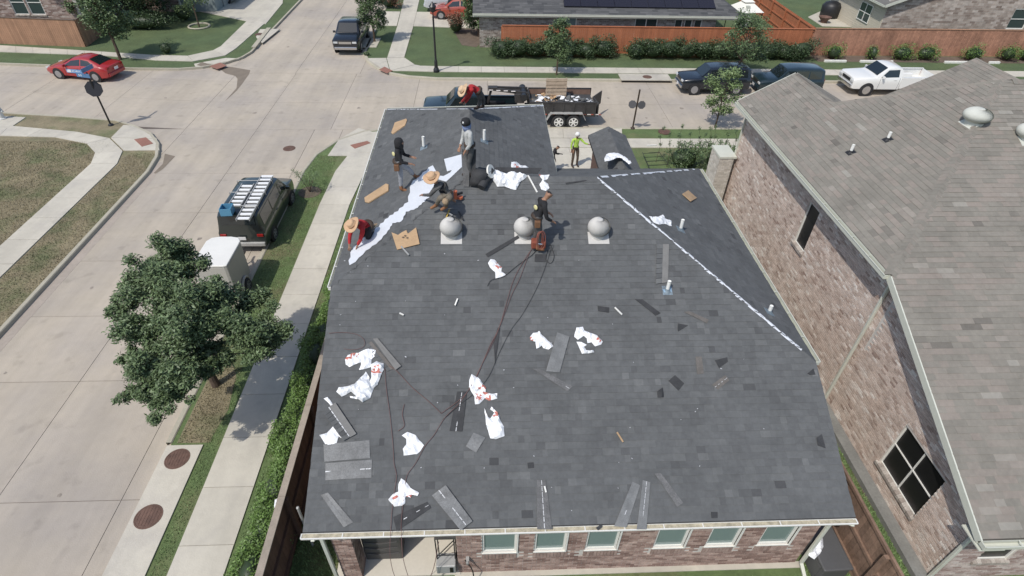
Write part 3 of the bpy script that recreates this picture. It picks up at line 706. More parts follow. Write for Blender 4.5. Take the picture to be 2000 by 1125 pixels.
# the interior block must stay under the near roof slope
bpy.data.objects.remove(bpy.data.objects['wall_interior.001'])
b = MB(); b.box((18,14.9,2.45), (15.7,8.4,4.9)); b.box((11.5,19.3,2.45),(3.0,2.0,4.9)); b.box((18.3,19.6,2.45),(5.4,2.0,4.9)); b.box((18,8.3,1.3), (15.7,5.4,2.55)); b.build('wall_interior', brick_m, hr)
b = MB(); b.box((9.74,12.8,.14), (.30,15.6,.26)); b.build('foundation', mat('gap_footing',(.20,.20,.185),.9,var=.15,vscale=2), hr)
b = MB(); b.beam((RX+.2,10.2,5.0), (RX+.2,20.7,5.0), .4, .02); b.build('soffit', trim, hr)
b = MB(); b.prism([Vector((RX,5.05,2.60)), Vector((RX,10.2,5.0)), Vector((RWX,10.2,5.0)), Vector((RWX,5.05,2.60))], .02); b.build('soffit', trim, hr)
b = MB(); b.beam((RX-.01,5.05,2.62), (RX-.01,10.2,5.02), .03, .17); b.beam((RX+.01,10.2,5.0), (RX+.01,20.7,5.0), .03, .17); b.beam((RX,5.07,2.6),(26,5.07,2.6),.03,.18); b.beam((RX-.01,20.72,5.02),(11.5,20.92,6.02),.03,.17); b.beam((11.5,20.92,6.02),(13.5,20.92,5.02),.03,.17); b.build('fascia', trim, hr)
gutter((RX,10.25,5.06), (RX,20.7,5.06), (-1,0,0), hr, trim, w=.1)
gutter((RX,5.03,2.67), (26,5.03,2.67), (0,-1,0), hr, trim, w=.13)
b = MB(); b.prism([Vector((RX-.02,4.92,2.50)),Vector((RX+.5,4.92,2.50)),Vector((RX+.5,5.45,2.5)),Vector((RX-.02,5.45,2.5))],.03); b.build('cornice_return', trim, hr)
downspout([(9.5,10.35,4.95),(9.82,10.42,4.7),(9.82,10.42,.35)], hr, trim)
downspout([(9.9,5.1,2.55),(9.86,5.38,2.35),(9.86,5.38,.15)], hr, trim)
downspout([(9.86,20.4,4.95),(9.86,20.5,.3)], hr, trim)
q = at(1412,300,3.0)
pr = bpy.data.objects.new('porch_pier', None); COL.objects.link(pr); pr.parent = hr
b = MB(); b.box((q.x,q.y,1.5), (.55,.95,3.0)); b.build('pier_core', mortar, pr)
brick_wall((q.x-.275,q.y-.475,0), (1,0,0), .55, 3.0, [], (0,-1,0), pier_st, pr, 0, th=.01); brick_wall((q.x-.275,q.y-.475,0), (0,1,0), .95, 3.0, [], (-1,0,0), pier_st, pr, 0, th=.01)
b = MB(); b.box((q.x+.05,q.y+.05,3.05), (.68,1.05,.08)); b.build('porch_roof_edge', trim, pr)

# ================================================================ roof ventilators and pipes
galv = mat('ventilator_paint', (.50,.49,.465), .6, metal=.0, var=.05, vscale=4); galv2 = mat('ventilator_paint_pale', (.52,.53,.48), .85, var=.05, vscale=3)
def turbine(p, n, r, lab, m, squash=1.0, group=None, slope=.48, ax='y'):
    t = thing('roof_turbine', lab, 'roof vent', p, 0, group)
    T = n.to_track_quat('Z','Y').to_matrix()
    b = MB(); b.box(T @ Vector((0,-.10,.01)), (.50,.33,.012), M=T); b.build('flashing_plate', m, t)
    b = MB(); b.lathe((0,0,-.12), [(r*.62,0),(r*.62,.3)], 20); b.build('neck', m, t)
    h = r*squash; zc = .03+h*.80
    b = MB(); b.lathe((0,0,zc), [(max(.02, r*.93*math.cos(a)), h*.93*math.sin(a)) for a in [R(x) for x in range(-52, 91, 12)]], 24); b.build('core', m, t, smooth=True)
    v = MB()
    for k in range(36):
        a0 = 2*math.pi*k/36; pts = []
        for e in range(-50, 81, 13):
            er = R(e); tw = a0+.35*math.sin(er*.8)
            for dr, da in ((0,0),(0,.17)):
                rad = (r if da == 0 else r*.955)*math.cos(er)
                pts.append(Vector((rad*math.cos(tw+da), rad*math.sin(tw+da), zc+h*(1 if da == 0 else .955)*math.sin(er))))
        v.add(pts, [(2*i,2*i+1,2*i+3,2*i+2) for i in range(len(pts)//2-1)])
    v.build('vanes', m, t, smooth=True)
    b = MB(); b.lathe((0,0,zc+h*.945), [(r*.36,-.012),(r*.2,.008),(.01,.012)], 16); b.build('top_cap', m, t, smooth=True); return t
G1 = 'grey round ventilators in a row on the charcoal roof'
for px, lab in ((882,'round grey roof ventilator beside the torn cardboard, leftmost of its row'), (1025,'round grey roof ventilator right behind the worker in black'), (1168,'round grey roof ventilator standing free at the right end of its row')):
    turbine(onN(px,458,.0), nN.normalized(), .272, lab, galv, .86, G1)
turbine(onplane(1903,238,(-.5,0,1),(9.5,0,5.1)), Vector((-.5,0,1)).normalized(), .36, 'wide pale domed ventilator on the weathered brown roof', galv2, .55)
turbine(onplane(2006,270,(0,-.466,1),(0,5.05,2.7)), Vector((0,-.466,1)).normalized(), .34, 'pale domed ventilator cut off by the right photo edge', galv2, .6)
pvc = mat('pvc_pipe', (.78,.78,.74), .4); boot = mat('pipe_boot', (.16,.20,.23), .5, var=.3, vscale=9)
def pipe(p, n, h, lab, bm_=boot, r=.042):
    t = thing('vent_pipe', lab, 'vent pipe', p); T = Vector(n).normalized().to_track_quat('Z','Y').to_matrix()
    b = MB(); b.box((0,0,.012), (.23,.23,.008), M=T); b.build('flashing', bm_, t)
    b = MB(); b.lathe((0,0,-.02), [(r+.05,0),(r+.02,.05),(r+.004,.09)], 14); b.build('collar', bm_, t)
    b = MB(); h *= .85; b.tube([(0,0,-.1),(0,0,h)], r, 14, cap=False); b.tube([(0,0,h),(0,0,h-.05)], r-.008, 14, cap=False)
    vs = []; b.lathe((0,0,h-.012), [(r,0),(r,.012),(r-.008,.012),(r-.009,-.03)], 14); b.build('pipe', pvc, t, smooth=False); return t
pipe(onWL(828,289,0), nWL, .42, 'white vent pipe on the wing slope nearest the hooded worker')
pipe(onWR(946,277,0), nWR, .42, 'white vent pipe behind the worker in the pale grey shirt')
pipe(onHR(1329,449,0), nHR, .36, 'white vent pipe on the right hip slope below the small brown cardboard')
pipe(onN(1303,568,0), nN, .34, 'white vent pipe with crumpled blue foil at its foot')
pipe(onHR(1502,610,0), nHR, .24, 'short white vent pipe near the right eave of the charcoal roof')
nL_ = (-.5,0,1)
pipe(onplane(1661,298,nL_,(9.5,0,5.1)), nL_, .30, 'left one of the two white vent pipes on the weathered brown roof', black_pl)
pipe(onplane(1733,273,nL_,(9.5,0,5.1)), nL_, .28, 'right one of the two white vent pipes on the weathered brown roof', black_pl)

# ================================================================ FENCES
def fence(name, a, b_, h, lab, m, railside=1, parts=True, cap=False, rails=(.3,1.0,1.68), capm=None, bw=.14, cat='fence', vary=True):
    a, b_ = Vector((a[0],a[1],.08)), Vector((b_[0],b_[1],.08)); d = b_-a; L_ = d.length; d.normalize(); s = Vector((-d.y,d.x,0))*railside
    t = thing(name, lab, cat, a); t0 = a
    n = int(L_/bw); F = MB(); me_v = {}
    for i in range(n):
        if parts:
            k = random.randrange(8)
            if k not in me_v:
                q = MB(); q.box((0,0,h/2), (bw-.006,.018,h-rnd(0,.012)), M=Matrix.Rotation(math.atan2(d.y,d.x),3,'Z'), tint=(k+.5)/8.001); o = q.build('board', m, t); me_v[k] = o.data
                o.location = d*(i+.5)*bw
            else:
                o = bpy.data.objects.new('board', me_v[k]); COL.objects.link(o); o.parent = t; o.location = d*(i+.5)*bw
        else: F.box(d*(i+.5)*bw+Vector((0,0,h/2)), (bw-.01,.018,h-rnd(0,.03)), rz=math.atan2(d.y,d.x), tint=rnd(.1,.9))
    if not parts: F.build('board_field', m, t, kind='stuff')
    for z in rails:
        q = MB(); q.beam(s*.035+Vector((0,0,z)), s*.035+d*L_+Vector((0,0,z)), .05, .085, tint=.3); q.build('rail', m, t)
    k = max(1, int(L_/2.44))
    for i in range(k+1):
        q = MB(); p = d*min(L_-.05, i*L_/k); q.box(p+s*.1+Vector((0,0,h/2-.03)), (.09,.09,h-.06), rz=math.atan2(d.y,d.x), tint=.4); q.build('post', m, t)
    if cap:
        k = max(1, int(L_/2.44))
        for i in range(k):
            q = MB(); p0 = d*(L_*i/k+.004); p1 = d*(L_*(i+1)/k-.004); q.beam(p0+s*.03+Vector((0,0,h+.02)), p1+s*.03+Vector((0,0,h+.02)), .15, .035, tint=rnd(.3,.7)); q.build('cap_board', capm or m, t)
    return t
capw = mat('cap_board_wood', (.33,.28,.225), .9, var=.15, vscale=5, tint=.15)
fence('wooden_fence', (-4.42,-3), (-4.45,11.7), 1.78, 'brown wooden fence with a pale cap board between the long hedge and the charcoal roof', mat('stained_brown_wood', (.12,.066,.045), .85, var=.15, vscale=3, tint=.25), railside=-1, cap=True, capm=capw)
fence('wooden_fence', (8.20,-2.5), (8.22,7.75), 1.75, 'weathered brown fence with rails in the narrow gap between the two brick houses', mat('gap_wood', (.21,.135,.095), .9, var=.3, vscale=1.2, tint=.2), railside=1, rails=(.3,1.0,1.72))
fence('wooden_fence', (1.25,41.95), (23.35,41.95), 1.8, 'orange stained board fence behind the long row of dark shrubs', wood_o, railside=1, parts=False, cap=True, capm=wood_o)
fence('wooden_fence', (23.4,41.95), (60,42.3), 1.85, 'faded brown board fence behind the separate round shrubs at the far right', mat('faded_orange_wood', (.36,.185,.12), .88, var=.25, vscale=.6, bump=.3, tint=.15), railside=1, parts=False, cap=True, capm=wood_c)
fence('wooden_fence', (23.6,42.2), (24.0,66), 1.8, 'orange fence with visible rails running away between the two far back yards', wood_o, railside=1, parts=False)
fence('wooden_fence', (-50,44.2), (-27.4,42.2), 1.75, 'light cedar board fence along the pavement behind the red coupe', wood_c, railside=1, parts=False, cap=True, capm=wood_d)
fence('wooden_fence', (-27.35,42.25), (-27.9,47.4), 1.75, 'shaded end panel of cedar fence turning back beside the tree', wood_c, railside=1, parts=False, cap=True, capm=wood_d)
for p, lab in (((-4.1,8.9),'thin steel post beside the brown fence, farther from the photo\'s bottom edge'), ((-4.05,6.6),'thin steel post beside the brown fence, nearer to the photo\'s bottom edge')):
    b = MB(); b.tube([(p[0],p[1],0),(p[0],p[1],1.75)], .03, 10); b.lathe((p[0],p[1],1.75), [(.036,0),(.03,.03),(.005,.045)], 10); tag(b.build('steel_post', metalg, None), lab, 'post')

# ================================================================ FOLIAGE
def foliage(name, blobs, n, size, m, parent, shell=.55, flat=.75, stems=None, asp=.55):
    """leaf faces scattered through ellipsoid blobs [(centre, (rx,ry,rz))]"""
    vol = np.array([b_[1][0]*b_[1][1]*b_[1][2] for b_ in blobs])**.75; vol /= vol.sum(); P = []
    for (c, r_), w in zip(blobs, vol):
        k = max(6, int(n*w)); d = np.random.normal(size=(k,3)); d /= np.linalg.norm(d,axis=1)[:,None]
        rad = shell+(1-shell)*np.random.rand(k)**.5; rad *= np.random.choice([1,1,1,.6],k)
        P.append(np.array(c)+d*rad[:,None]*np.array(r_)*(1+.12*np.random.normal(size=(k,1))))
    P = np.concatenate(P); k = len(P)
    nn = np.random.normal(size=(k,3)); nn[:,2] = np.abs(nn[:,2])+flat; nn /= np.linalg.norm(nn,axis=1)[:,None]
    a = np.random.normal(size=(k,3)); a -= (a*nn).sum(1)[:,None]*nn; a /= np.linalg.norm(a,axis=1)[:,None]; b = np.cross(nn,a)
    s = (size*np.random.uniform(.6,1.35,k))[:,None]
    V = np.stack([P-a*s*.5, P+b*s*asp*.5+nn*s*.08, P+a*s*.5, P-b*s*asp*.5+nn*s*.08],1).reshape(-1,3)
    me = bpy.data.meshes.new(name); me.vertices.add(4*k); me.vertices.foreach_set('co', V.ravel()); me.loops.add(4*k)
    me.loops.foreach_set('vertex_index', np.arange(4*k,dtype=np.int32)); me.polygons.add(k); me.polygons.foreach_set('loop_start', np.arange(k,dtype=np.int32)*4)
    tt = me.attributes.new('tint','FLOAT','FACE'); tt.data.foreach_set('value', np.clip(np.random.normal(.5,.22,k),0,1).astype(np.float32))
    me.materials.append(m); me.update(); me.validate(); o = bpy.data.objects.new(name, me); COL.objects.link(o); o.parent = parent; return o
def tree(name, base, h, rad, lab, n, size, m, seed, r0=.07, trunk=.35, nb=16, elong=1.0, group=None, offs=(0,0), lean=0, cat='tree', shell=.35, blobr=.36):
    random.seed(seed); np.random.seed(seed)
    t = thing(name, lab, cat, (base[0],base[1],.1), 0, group)
    tr = MB(); top_ = Vector((offs[0]*.7, offs[1]*.7, h*.86)); tr.tube([(0,0,-.05),(0.02,0,h*trunk*.5),top_*.5+Vector((0,0,h*.02)), top_*.8, top_], [r0*1.25,r0,r0*.75,r0*.45,r0*.15], 8)
    bl = []; br = MB()
    cz = h*(trunk+.5*(1-trunk))
    for i in range(nb):
        a = 2.4*i+rnd(-.3,.3); f = (i+.5)/nb; zz = h*(trunk+.04+(1-trunk-.1)*f); prof = math.sin(math.pi*min(.93,(.16+.84*f)))**.7
        rr_ = rad*prof*rnd(.45,.85); c = Vector((offs[0]*f+math.cos(a)*rr_, offs[1]*f+math.sin(a)*rr_, zz))
        s0 = Vector((offs[0]*f*.6, offs[1]*f*.6, max(h*trunk*.7, zz-rr_*.8))); mid = s0.lerp(c,.5)+Vector((0,0,rr_*.12))
        br.tube([s0, mid, c], [r0*.4, r0*.25, r0*.1], 5)
        q = rad*blobr*rnd(.8,1.25); bl.append((c, (q, q, q*.75*elong)))
        for _ in range(2):
            c2 = c+Vector((rnd(-1,1),rnd(-1,1),rnd(-.6,.7)))*q*1.1; br.tube([c, c2], [r0*.12, r0*.04], 4); q2 = q*rnd(.35,.6); bl.append((c2, (q2,q2,q2*.8)))
    tr.build('trunk', bark, t); br.build('branches', bark, t)
    foliage('crown', bl, n, size, m, t, shell); return t
leaf_oak2 = leafmat('leaf_big_oak', (.115,.165,.075), .5)
def oak():
    random.seed(11); np.random.seed(11)
    base = Vector((-7.95,11.5,.1)); t = thing('oak_tree', 'large dark green tree spreading over the street in the left foreground', 'tree', base)
    L_ = [(335,492,4.3,.42),(300,525,4.2,.45),(358,520,4.1,.42),(262,570,3.9,.40),(228,606,3.7,.26),(320,585,4.0,.55),(385,580,4.0,.55),(432,568,3.7,.36),(300,640,3.6,.48),(262,655,3.4,.30),(360,650,3.7,.55),(430,620,3.6,.5),(490,590,3.4,.38),(525,640,3.1,.42),(475,660,3.2,.45),(300,705,3.1,.42),(270,700,2.9,.28),(360,715,3.1,.45),(330,745,2.8,.38),(290,770,2.6,.32),(250,772,2.6,.20),(310,790,2.5,.26),(395,690,2.9,.38),(505,690,2.9,.32),(440,700,2.8,.3),(345,770,2.6,.25)]
    tr = MB(); c0 = at(395,650,2.6)-base; tr.tube([(0,0,-.1),(-.03,.02,.6),(-.08,.05,1.1)], [.13,.10,.095], 10); tr.tube([(-.08,.05,1.1), c0*.6+Vector((0,0,.35)), c0], [.095,.07,.05], 8); tr.build('trunk', bark, t)
    br = MB(); bl = []
    for (x,y,z,r_) in L_:
        c = at(x,y,z)-base; s0 = Vector((-.08,.05,1.1)).lerp(c0, rnd(.2,1)); m_ = s0.lerp(c,.55)+Vector((rnd(-.1,.1),rnd(-.1,.1),rnd(-.15,.1))); br.tube([s0,m_,c], [.045,.03,.012], 6)
        r_ *= 1.12; bl.append((c,(r_*.8,r_*.8,r_*.6)))
        for k in range(9):
            d = Vector((rnd(-1,1),rnd(-1,1),rnd(-.8,.9))).normalized()*r_*rnd(.45,1.25); q = r_*rnd(.34,.6); bl.append((c+d, (q,q,q*.8))); br.tube([c,c+d], [.012,.004], 4)
    br.build('branches', bark, t); foliage('crown', bl, 92000, .098, leaf_oak2, t, .12, asp=.36)
    return t
def shrub(name, base, rx, ry, h, lab, n, size, m, group=None, cat='shrub', seed=1, dark=leaf_b):
    random.seed(seed); np.random.seed(seed)
    t = thing(name, lab, cat, (base[0],base[1],.08), 0, group); bl = []
    for i in range(9):
        a = 2.4*i+rnd(-.5,.5); f = random.random()**.5*.78; bl.append(((math.cos(a)*rx*f, math.sin(a)*ry*f, h*rnd(.3,.78)), (rx*rnd(.3,.55), ry*rnd(.35,.6), h*rnd(.2,.38))))
    foliage('leaves', bl, n, size, m, t, .6)
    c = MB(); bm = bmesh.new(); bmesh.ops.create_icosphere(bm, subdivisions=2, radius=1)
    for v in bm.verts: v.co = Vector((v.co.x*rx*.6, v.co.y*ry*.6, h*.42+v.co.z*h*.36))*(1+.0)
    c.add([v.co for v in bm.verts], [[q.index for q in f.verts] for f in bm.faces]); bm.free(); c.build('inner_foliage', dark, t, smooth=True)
    return t
# near left hedge: one shrub after another
G2 = 'bright green hedge shrubs along the brown fence'
yy = 1.5; i = 0
hn = ['first','second','third','fourth','fifth','sixth','seventh','eighth','ninth','tenth','eleventh','twelfth','thirteenth','fourteenth','fifteenth','sixteenth','seventeenth','eighteenth','nineteenth','twentieth']
while yy < 15.4:
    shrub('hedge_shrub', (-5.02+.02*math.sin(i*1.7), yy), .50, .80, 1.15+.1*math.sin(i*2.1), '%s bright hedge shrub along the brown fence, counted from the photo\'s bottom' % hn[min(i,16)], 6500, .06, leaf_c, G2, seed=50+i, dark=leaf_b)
    yy += 1.06; i += 1
# main tree
oak()
tree('young_tree', (-7.95,44.0), 3.7, 1.25, 'young tree with a narrow crown beside the parked black pickup', 7000, .13, leaf_a, 12, r0=.07, trunk=.28, nb=14, elong=1.3)
tree('young_tree', (4.7,37.55), 3.5, 1.1, 'young narrow tree on the far verge left of the storm drain inlet', 6000, .12, leaf_a, 13, r0=.05, trunk=.26, nb=14, elong=1.3)
tree('young_tree', (16.7,37.5), 3.9, 1.55, 'airy grey-green tree on the far verge between the two black vehicles', 5500, .12, leaf_a, 14, r0=.08, trunk=.3, nb=18)
tree('young_tree', (12.7,29.6), 3.3, 1.15, 'light green sparse sapling on the near verge in front of the black SUV', 3600, .12, leaf_d, 15, r0=.045, trunk=.22, nb=14, shell=.2)
tree('young_tree', (-23.9,39.7), 4.8, 1.6, 'leafy tree on the left verge behind the tail of the red coupe', 9000, .14, leaf_a, 16, r0=.09, trunk=.3, nb=16, elong=1.2, offs=(-.3,.5))
tree('young_tree', (-21.6,47.2), 3.8, 1.3, 'thin bright sapling in a stone ring on the far left lawn', 2600, .13, leaf_d, 17, r0=.05, trunk=.45, nb=10, shell=.2)
tree('dense_tree', (-.4,45.6), 4.6, 1.35, 'dense dark tree at the left corner of the house with solar panels', 9000, .15, leaf_a, 18, r0=.09, trunk=.08, nb=18, elong=1.3)
tree('dense_tree', (-26.3,48.5), 6.0, 3.0, 'big dark tree shading the far left house corner', 14000, .18, leaf_b, 19, r0=.14, trunk=.15, nb=20)
tree('dense_tree', (-29.6,46.2), 4.6, 1.4, 'slim tree rising behind the cedar fence end', 6000, .15, leaf_a, 20, r0=.08, trunk=.2, nb=12, elong=1.4)
b = MB(); b.tube([(-21.6+.75*math.cos(a), 47.2+.75*math.sin(a), .16) for a in [i*math.pi/8 for i in range(17)]], .07, 5); b.build('x', kerbc); o = bpy.data.objects['x']; o.name = 'stone_ring'; tag(o, 'low stone ring around the thin sapling on the far left lawn', 'edging')
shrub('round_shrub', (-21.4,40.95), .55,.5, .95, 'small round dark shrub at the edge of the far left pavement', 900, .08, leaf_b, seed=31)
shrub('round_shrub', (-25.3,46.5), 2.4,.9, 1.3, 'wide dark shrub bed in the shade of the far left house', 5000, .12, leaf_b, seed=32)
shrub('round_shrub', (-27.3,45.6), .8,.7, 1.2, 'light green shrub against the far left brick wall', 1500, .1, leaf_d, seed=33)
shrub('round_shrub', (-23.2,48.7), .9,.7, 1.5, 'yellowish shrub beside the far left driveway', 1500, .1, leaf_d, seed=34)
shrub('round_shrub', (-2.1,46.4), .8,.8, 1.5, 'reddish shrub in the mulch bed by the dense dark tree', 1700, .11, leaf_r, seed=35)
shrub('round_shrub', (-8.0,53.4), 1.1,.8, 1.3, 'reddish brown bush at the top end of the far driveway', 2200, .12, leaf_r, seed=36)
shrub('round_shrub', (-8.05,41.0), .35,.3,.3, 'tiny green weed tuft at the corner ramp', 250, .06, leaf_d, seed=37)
# far row of shrubs
sx = 1.2; i = 0; G3 = 'dark shrubs in a closed row before the orange fence'
nm = hn
while sx < 22.6:
    if not (9.2 < sx < 9.9):
        shrub('hedge_shrub', (sx,41.05), 1.12,.8, 1.35+.15*math.sin(i*2.3), '%s dark shrub from the left in the closed row before the orange fence' % hn[min(i,19)], 2300, .11, leaf_b, G3, seed=60+i)
        i += 1
    sx += 1.18
for x, w, lab in ((24.9,.75,'low dark shrub just right of the end of the closed row'), (27.7,.45,'smallest round shrub in the white edged bed'), (29.9,1.0,'left half of the long bright shrub in the white edged bed'), (31.7,1.0,'right half of the long bright shrub in the white edged bed'), (35.2,.95,'round bright shrub left of the close pair in the white edged bed'), (37.8,.75,'left shrub of the close pair in the white edged bed'), (39.3,.75,'right shrub of the close pair in the white edged bed'), (42.9,.85,'single round shrub near the right photo edge'), (46.6,1.1,'shrub cut off by the right photo edge')):
    shrub('round_shrub', (x,41.2), w,.65,1.15, lab, int(1500*w), .09, leaf_c, 'bright round shrubs in the white edged bed', seed=int(x*10))
for x0, x1, lab in ((24.0,25.8,'white bed edging stone left of the smallest round shrub'),(26.6,29.4,'white bed edging stone around the smallest round shrub'),(32.8,34.8,'white bed edging stone right of the long bright shrub'),(36.1,37.3,'short white bed edging stone left of the close shrub pair'),(40.2,42.4,'white bed edging stone right of the close shrub pair'),(43.8,46.2,'white bed edging stone nearest the right photo edge')):
    b = MB(); n_ = int((x1-x0)/.4)
    for k in range(n_): b.box((x0+(k+.5)*.4,40.55,.16), (.385,.16,.16))
    tag(b.build('edging_stone', trimw, None, bevel=.02), lab, 'edging')
b = MB(); b.prism(w2([(23.6,40.6),(50,40.6),(50,41.9),(23.6,41.9)], .112), .03); b.build('mulch_bed', soil, kind='structure')
# bushes before the near house
for p, w, h, lab, m_ in (((9.6,25.0),1.0,1.2,'loose green bush right of the rack on the near lawn',leaf_a), ((11.2,24.7),1.0,1.3,'middle loose bush before the pale brick pier',leaf_a), ((12.6,24.2),.9,1.6,'loose bush closest to the pale brick pier',leaf_b), ((11.8,22.6),1.0,1.4,'dark bush low in the gap beside the pale brick pier',leaf_b)):
    shrub('loose_bush', p, w,.9,h, lab, 2600, .09, m_, seed=int(p[0]*7))
random.seed(5)
b = MB(); ps = []
for k in range(13):
    x, y = 8.4+k*.36+rnd(-.1,.1), 25.3+rnd(-.4,.4); pts = [Vector((x,y,.1))]
    for s_ in range(4): pts.append(pts[-1]+Vector((rnd(-.12,.12),rnd(-.1,.1),.42)))
    b.tube(pts, [.012,.01,.009,.007,.004], 4); ps += [(p, (.10,.10,.13)) for p in pts[2:]]
t = thing('tall_bush', 'row of tall bare-stemmed bush shoots along the near pavement', 'bush', (0,0,0)); b.build('stems', bark, t); foliage('leaves', ps, 1800, .07, leaf_a, t, .2)
t = thing('sapling', 'tiny scrubby sapling on the green verge near the van', 'sapling', (-7.75,22.6,.1)); b = MB(); ps = []
for k in range(9):
    a = k*.7; e = Vector((math.cos(a)*.42, math.sin(a)*.42, .75+rnd(-.15,.35))); b.tube([(0,0,0), e*.5+Vector((0,0,.08)), e], [.012,.008,.003], 4); ps.append((e,(.2,.2,.2))); ps.append((e*.6,(.14,.14,.14)))
b.build('stems', bark, t); foliage('leaves', ps, 900, .05, leaf_a, t, .1)
b = MB(); b.lathe((-7.75,22.6,.105), [(.5,0),(.5,.006),(.01,.01)], 20); b.build('mulch_ring', soil, kind='structure')
# mulch bed by house A
b = MB(); b.prism([at(x,y,.112) for x,y in [(880,48),(893,72),(902,88),(930,92),(945,80),(940,45)]], .01); b.build('mulch_bed', soil, kind='structure')
random.seed(7)
# ================================================================ FAR HOUSES
def roofdark(name, c, var=.15): return mat(name, c, .92, var=var, vscale=1.2, bump=.4, bscale=60, tint=.3)
rdk = roofdark('far_dark_shingle', (.085,.086,.088)); rlt = roofdark('far_grey_shingle', (.20,.195,.18))
ha = thing('brick_house', 'far low brick house with a black solar array on its dark grey roof', 'house')
EYA, EZA, WYA = 42.55, 2.5, 43.0
nA = (0,-.42,1); pA = (0,EYA,EZA)
PA = [(-.75,EYA,EZA),(18.4,EYA,EZA),(13.2,EYA+6.5,EZA+.42*6.5),(-.75,EYA+6.5,EZA+.42*6.5)]
b = MB(); b.prism([Vector(p) for p in PA], .12); b.prism([Vector((18.4,EYA,EZA)),Vector((18.4,EYA+13,EZA)),Vector((13.2,EYA+6.5,EZA+.42*6.5))], .12); b.prism([Vector((18.4,EYA+13,EZA)),Vector((-.75,EYA+13,EZA)),Vector((-.75,EYA+6.5,EZA+.42*6.5)),Vector((13.2,EYA+6.5,EZA+.42*6.5))], .12)
ra = b.build('roof', rdk, ha); shingle_slope(PA, (0,1,.42), mat('far_dark_tabs', (.08,.08,.08), .93, tintramp=[(0,(.05,.052,.055)),(1,(.12,.12,.12))]), ra, 0, expo=.2, wmin=.3, wmax=.7)
gutter((-.75,EYA,EZA), (18.4,EYA,EZA), (0,-1,0), ha, trim, w=.12); b = MB(); b.beam((-.75,EYA+.02,EZA-.14),(18.4,EYA+.02,EZA-.14),.03,.2); b.build('fascia', trim, ha)
def wx(px, py, y): p = onplane(px, py, (0,1,0), (0,y,0)); return p.x, p.z
hol = []; X0A = -.3
for a, c in ((1085,1126),(1240,1284)): 
    x0, _ = wx(a,45,WYA); x1, _ = wx(c,45,WYA); hol.append((x0-X0A,.5,x1-X0A,2.2))
for a in (1318,1337,1356):
    x0, _ = wx(a,45,WYA); hol.append((x0-X0A,1.55,x0-X0A+.55,2.15))
xe = wx(1398,45,WYA)[0]
brick_wall((X0A,WYA,0), (1,0,0), xe-X0A, 2.4, hol, (0,-1,0), brick_p, ha, 0, bw=.26, bh=.1)
brick_wall((X0A,WYA,0), (0,1,0), 8, 2.4, [], (-1,0,0), brick_p, ha, 0, bw=.26, bh=.1)
for i, h in enumerate(hol):
    if i < 2: window((X0A+h[0],WYA,h[1]), (1,0,0), h[2]-h[0], h[3]-h[1], (0,-1,0), ha, glassp if i == 0 else glass, trimw, rails=(), mull=(.5,), fw_=.06)
    else: window((X0A+h[0],WYA,h[1]), (1,0,0), h[2]-h[0], h[3]-h[1], (0,-1,0), ha, glass, trimw, rails=(), sill=brick_p)
b = MB(); b.box((xe/2,WYA+4.6,1.2), (xe-.4,8.6,2.35)); b.build('wall_interior', brick_p, ha)
b = MB(); b.box((xe+2.2,WYA+.1,1.2), (.3,.3,2.4)); b.box((xe+3.3,WYA+3,1.2), (.3,.3,2.4)); b.build('porch_post', trim, ha)
b = MB(); b.box((xe+1.9,WYA+2.5,.1), (4,5,.1)); b.build('patio_floor', walkc, ha)
sp = thing('solar_array', 'large black solar panel array on the far dark grey roof', 'solar panels', (0,0,0))
pvm = mat('solar_glass', (.02,.018,.025), .25, spec=.6); u = Vector((1,0,0)); vv = Vector((0,1,.42)).normalized(); n_ = Vector(nA).normalized()
c0 = onplane(1101,15,nA,pA,.12); c1 = onplane(1397,17,nA,pA,.12); wq = (c1.x-c0.x)/9
for i in range(9):
    for j in range(3):
        o = Vector((c0.x,c0.y,c0.z))+u*(i*wq+.012)+vv*(j*1.02+.01); q = MB(); q.prism([o, o+u*(wq-.024), o+u*(wq-.024)+vv*.99, o+vv*.99], .04, down=-n_); q.build('panel', pvm, sp)

hb = thing('stone_house', 'far pale house with beige siding wall and stone wall behind the brown fence', 'house')
YB = 45.6; xb0, zb0 = wx(1724,40,YB); xb1 = 48
stone_m = mat('pale_stone', (.3,.2,.15), .92, var=.2, vscale=3, bump=.5, tintramp=[(0,(.22,.17,.14)),(.5,(.37,.31,.265)),(1,(.50,.44,.39))])
xw, _ = wx(1990,30,YB)
brick_wall((xb0,YB,0), (1,0,0), xb1-xb0, 4.6, [(xw-xb0-.5,1.1,xw-xb0+.9,2.5)], (0,-1,0), stone_m, hb, 0, bw=.42, bh=.16)
window((xw-.5,YB,1.1), (1,0,0), 1.4, 1.4, (0,-1,0), hb, glass, trimw, rails=(.5,))
sdm = mat('beige_siding', (.55,.50,.40), .7, tint=.06)
b = MB(); b.box((xb0-.02+.1,YB+3.4,1.35), (.2,6.7,2.7)); b.build('wall', sdm, hb)
b = MB()
for k in range(18): b.box((xb0-.04,YB+3.4,.1+k*.15), (.02,6.7,.14), tint=rnd(.3,.7))
b.build('siding_boards', sdm, hb)
window((xb0-.06,YB+1.6,.9), (0,1,0), 1.7, 1.3, (-1,0,0), hb, glass, trimw, rails=(.5,), mull=(.5,), depth=-.02)
cr = onplane(1737,11,(0,1,0),(0,YB-.4,0)); b = MB()
b.prism([Vector((xb0-.5,YB-.4,2.72)), Vector((xb0+7,YB-.4,5.6)), Vector((xb0+7,YB+8,5.6)), Vector((xb0-.5,YB+8,2.72))], .14); b.build('roof', rlt, hb)
b = MB(); b.prism([Vector((xb0,YB,2.65)), Vector((xb0+6.8,YB,5.4)), Vector((xb1,YB,5.4)), Vector((xb1,YB,4.6)), Vector((xb0+.2,YB,2.6))], .2, down=(0,1,0)); b.build('gable_wall', stone_m, hb)
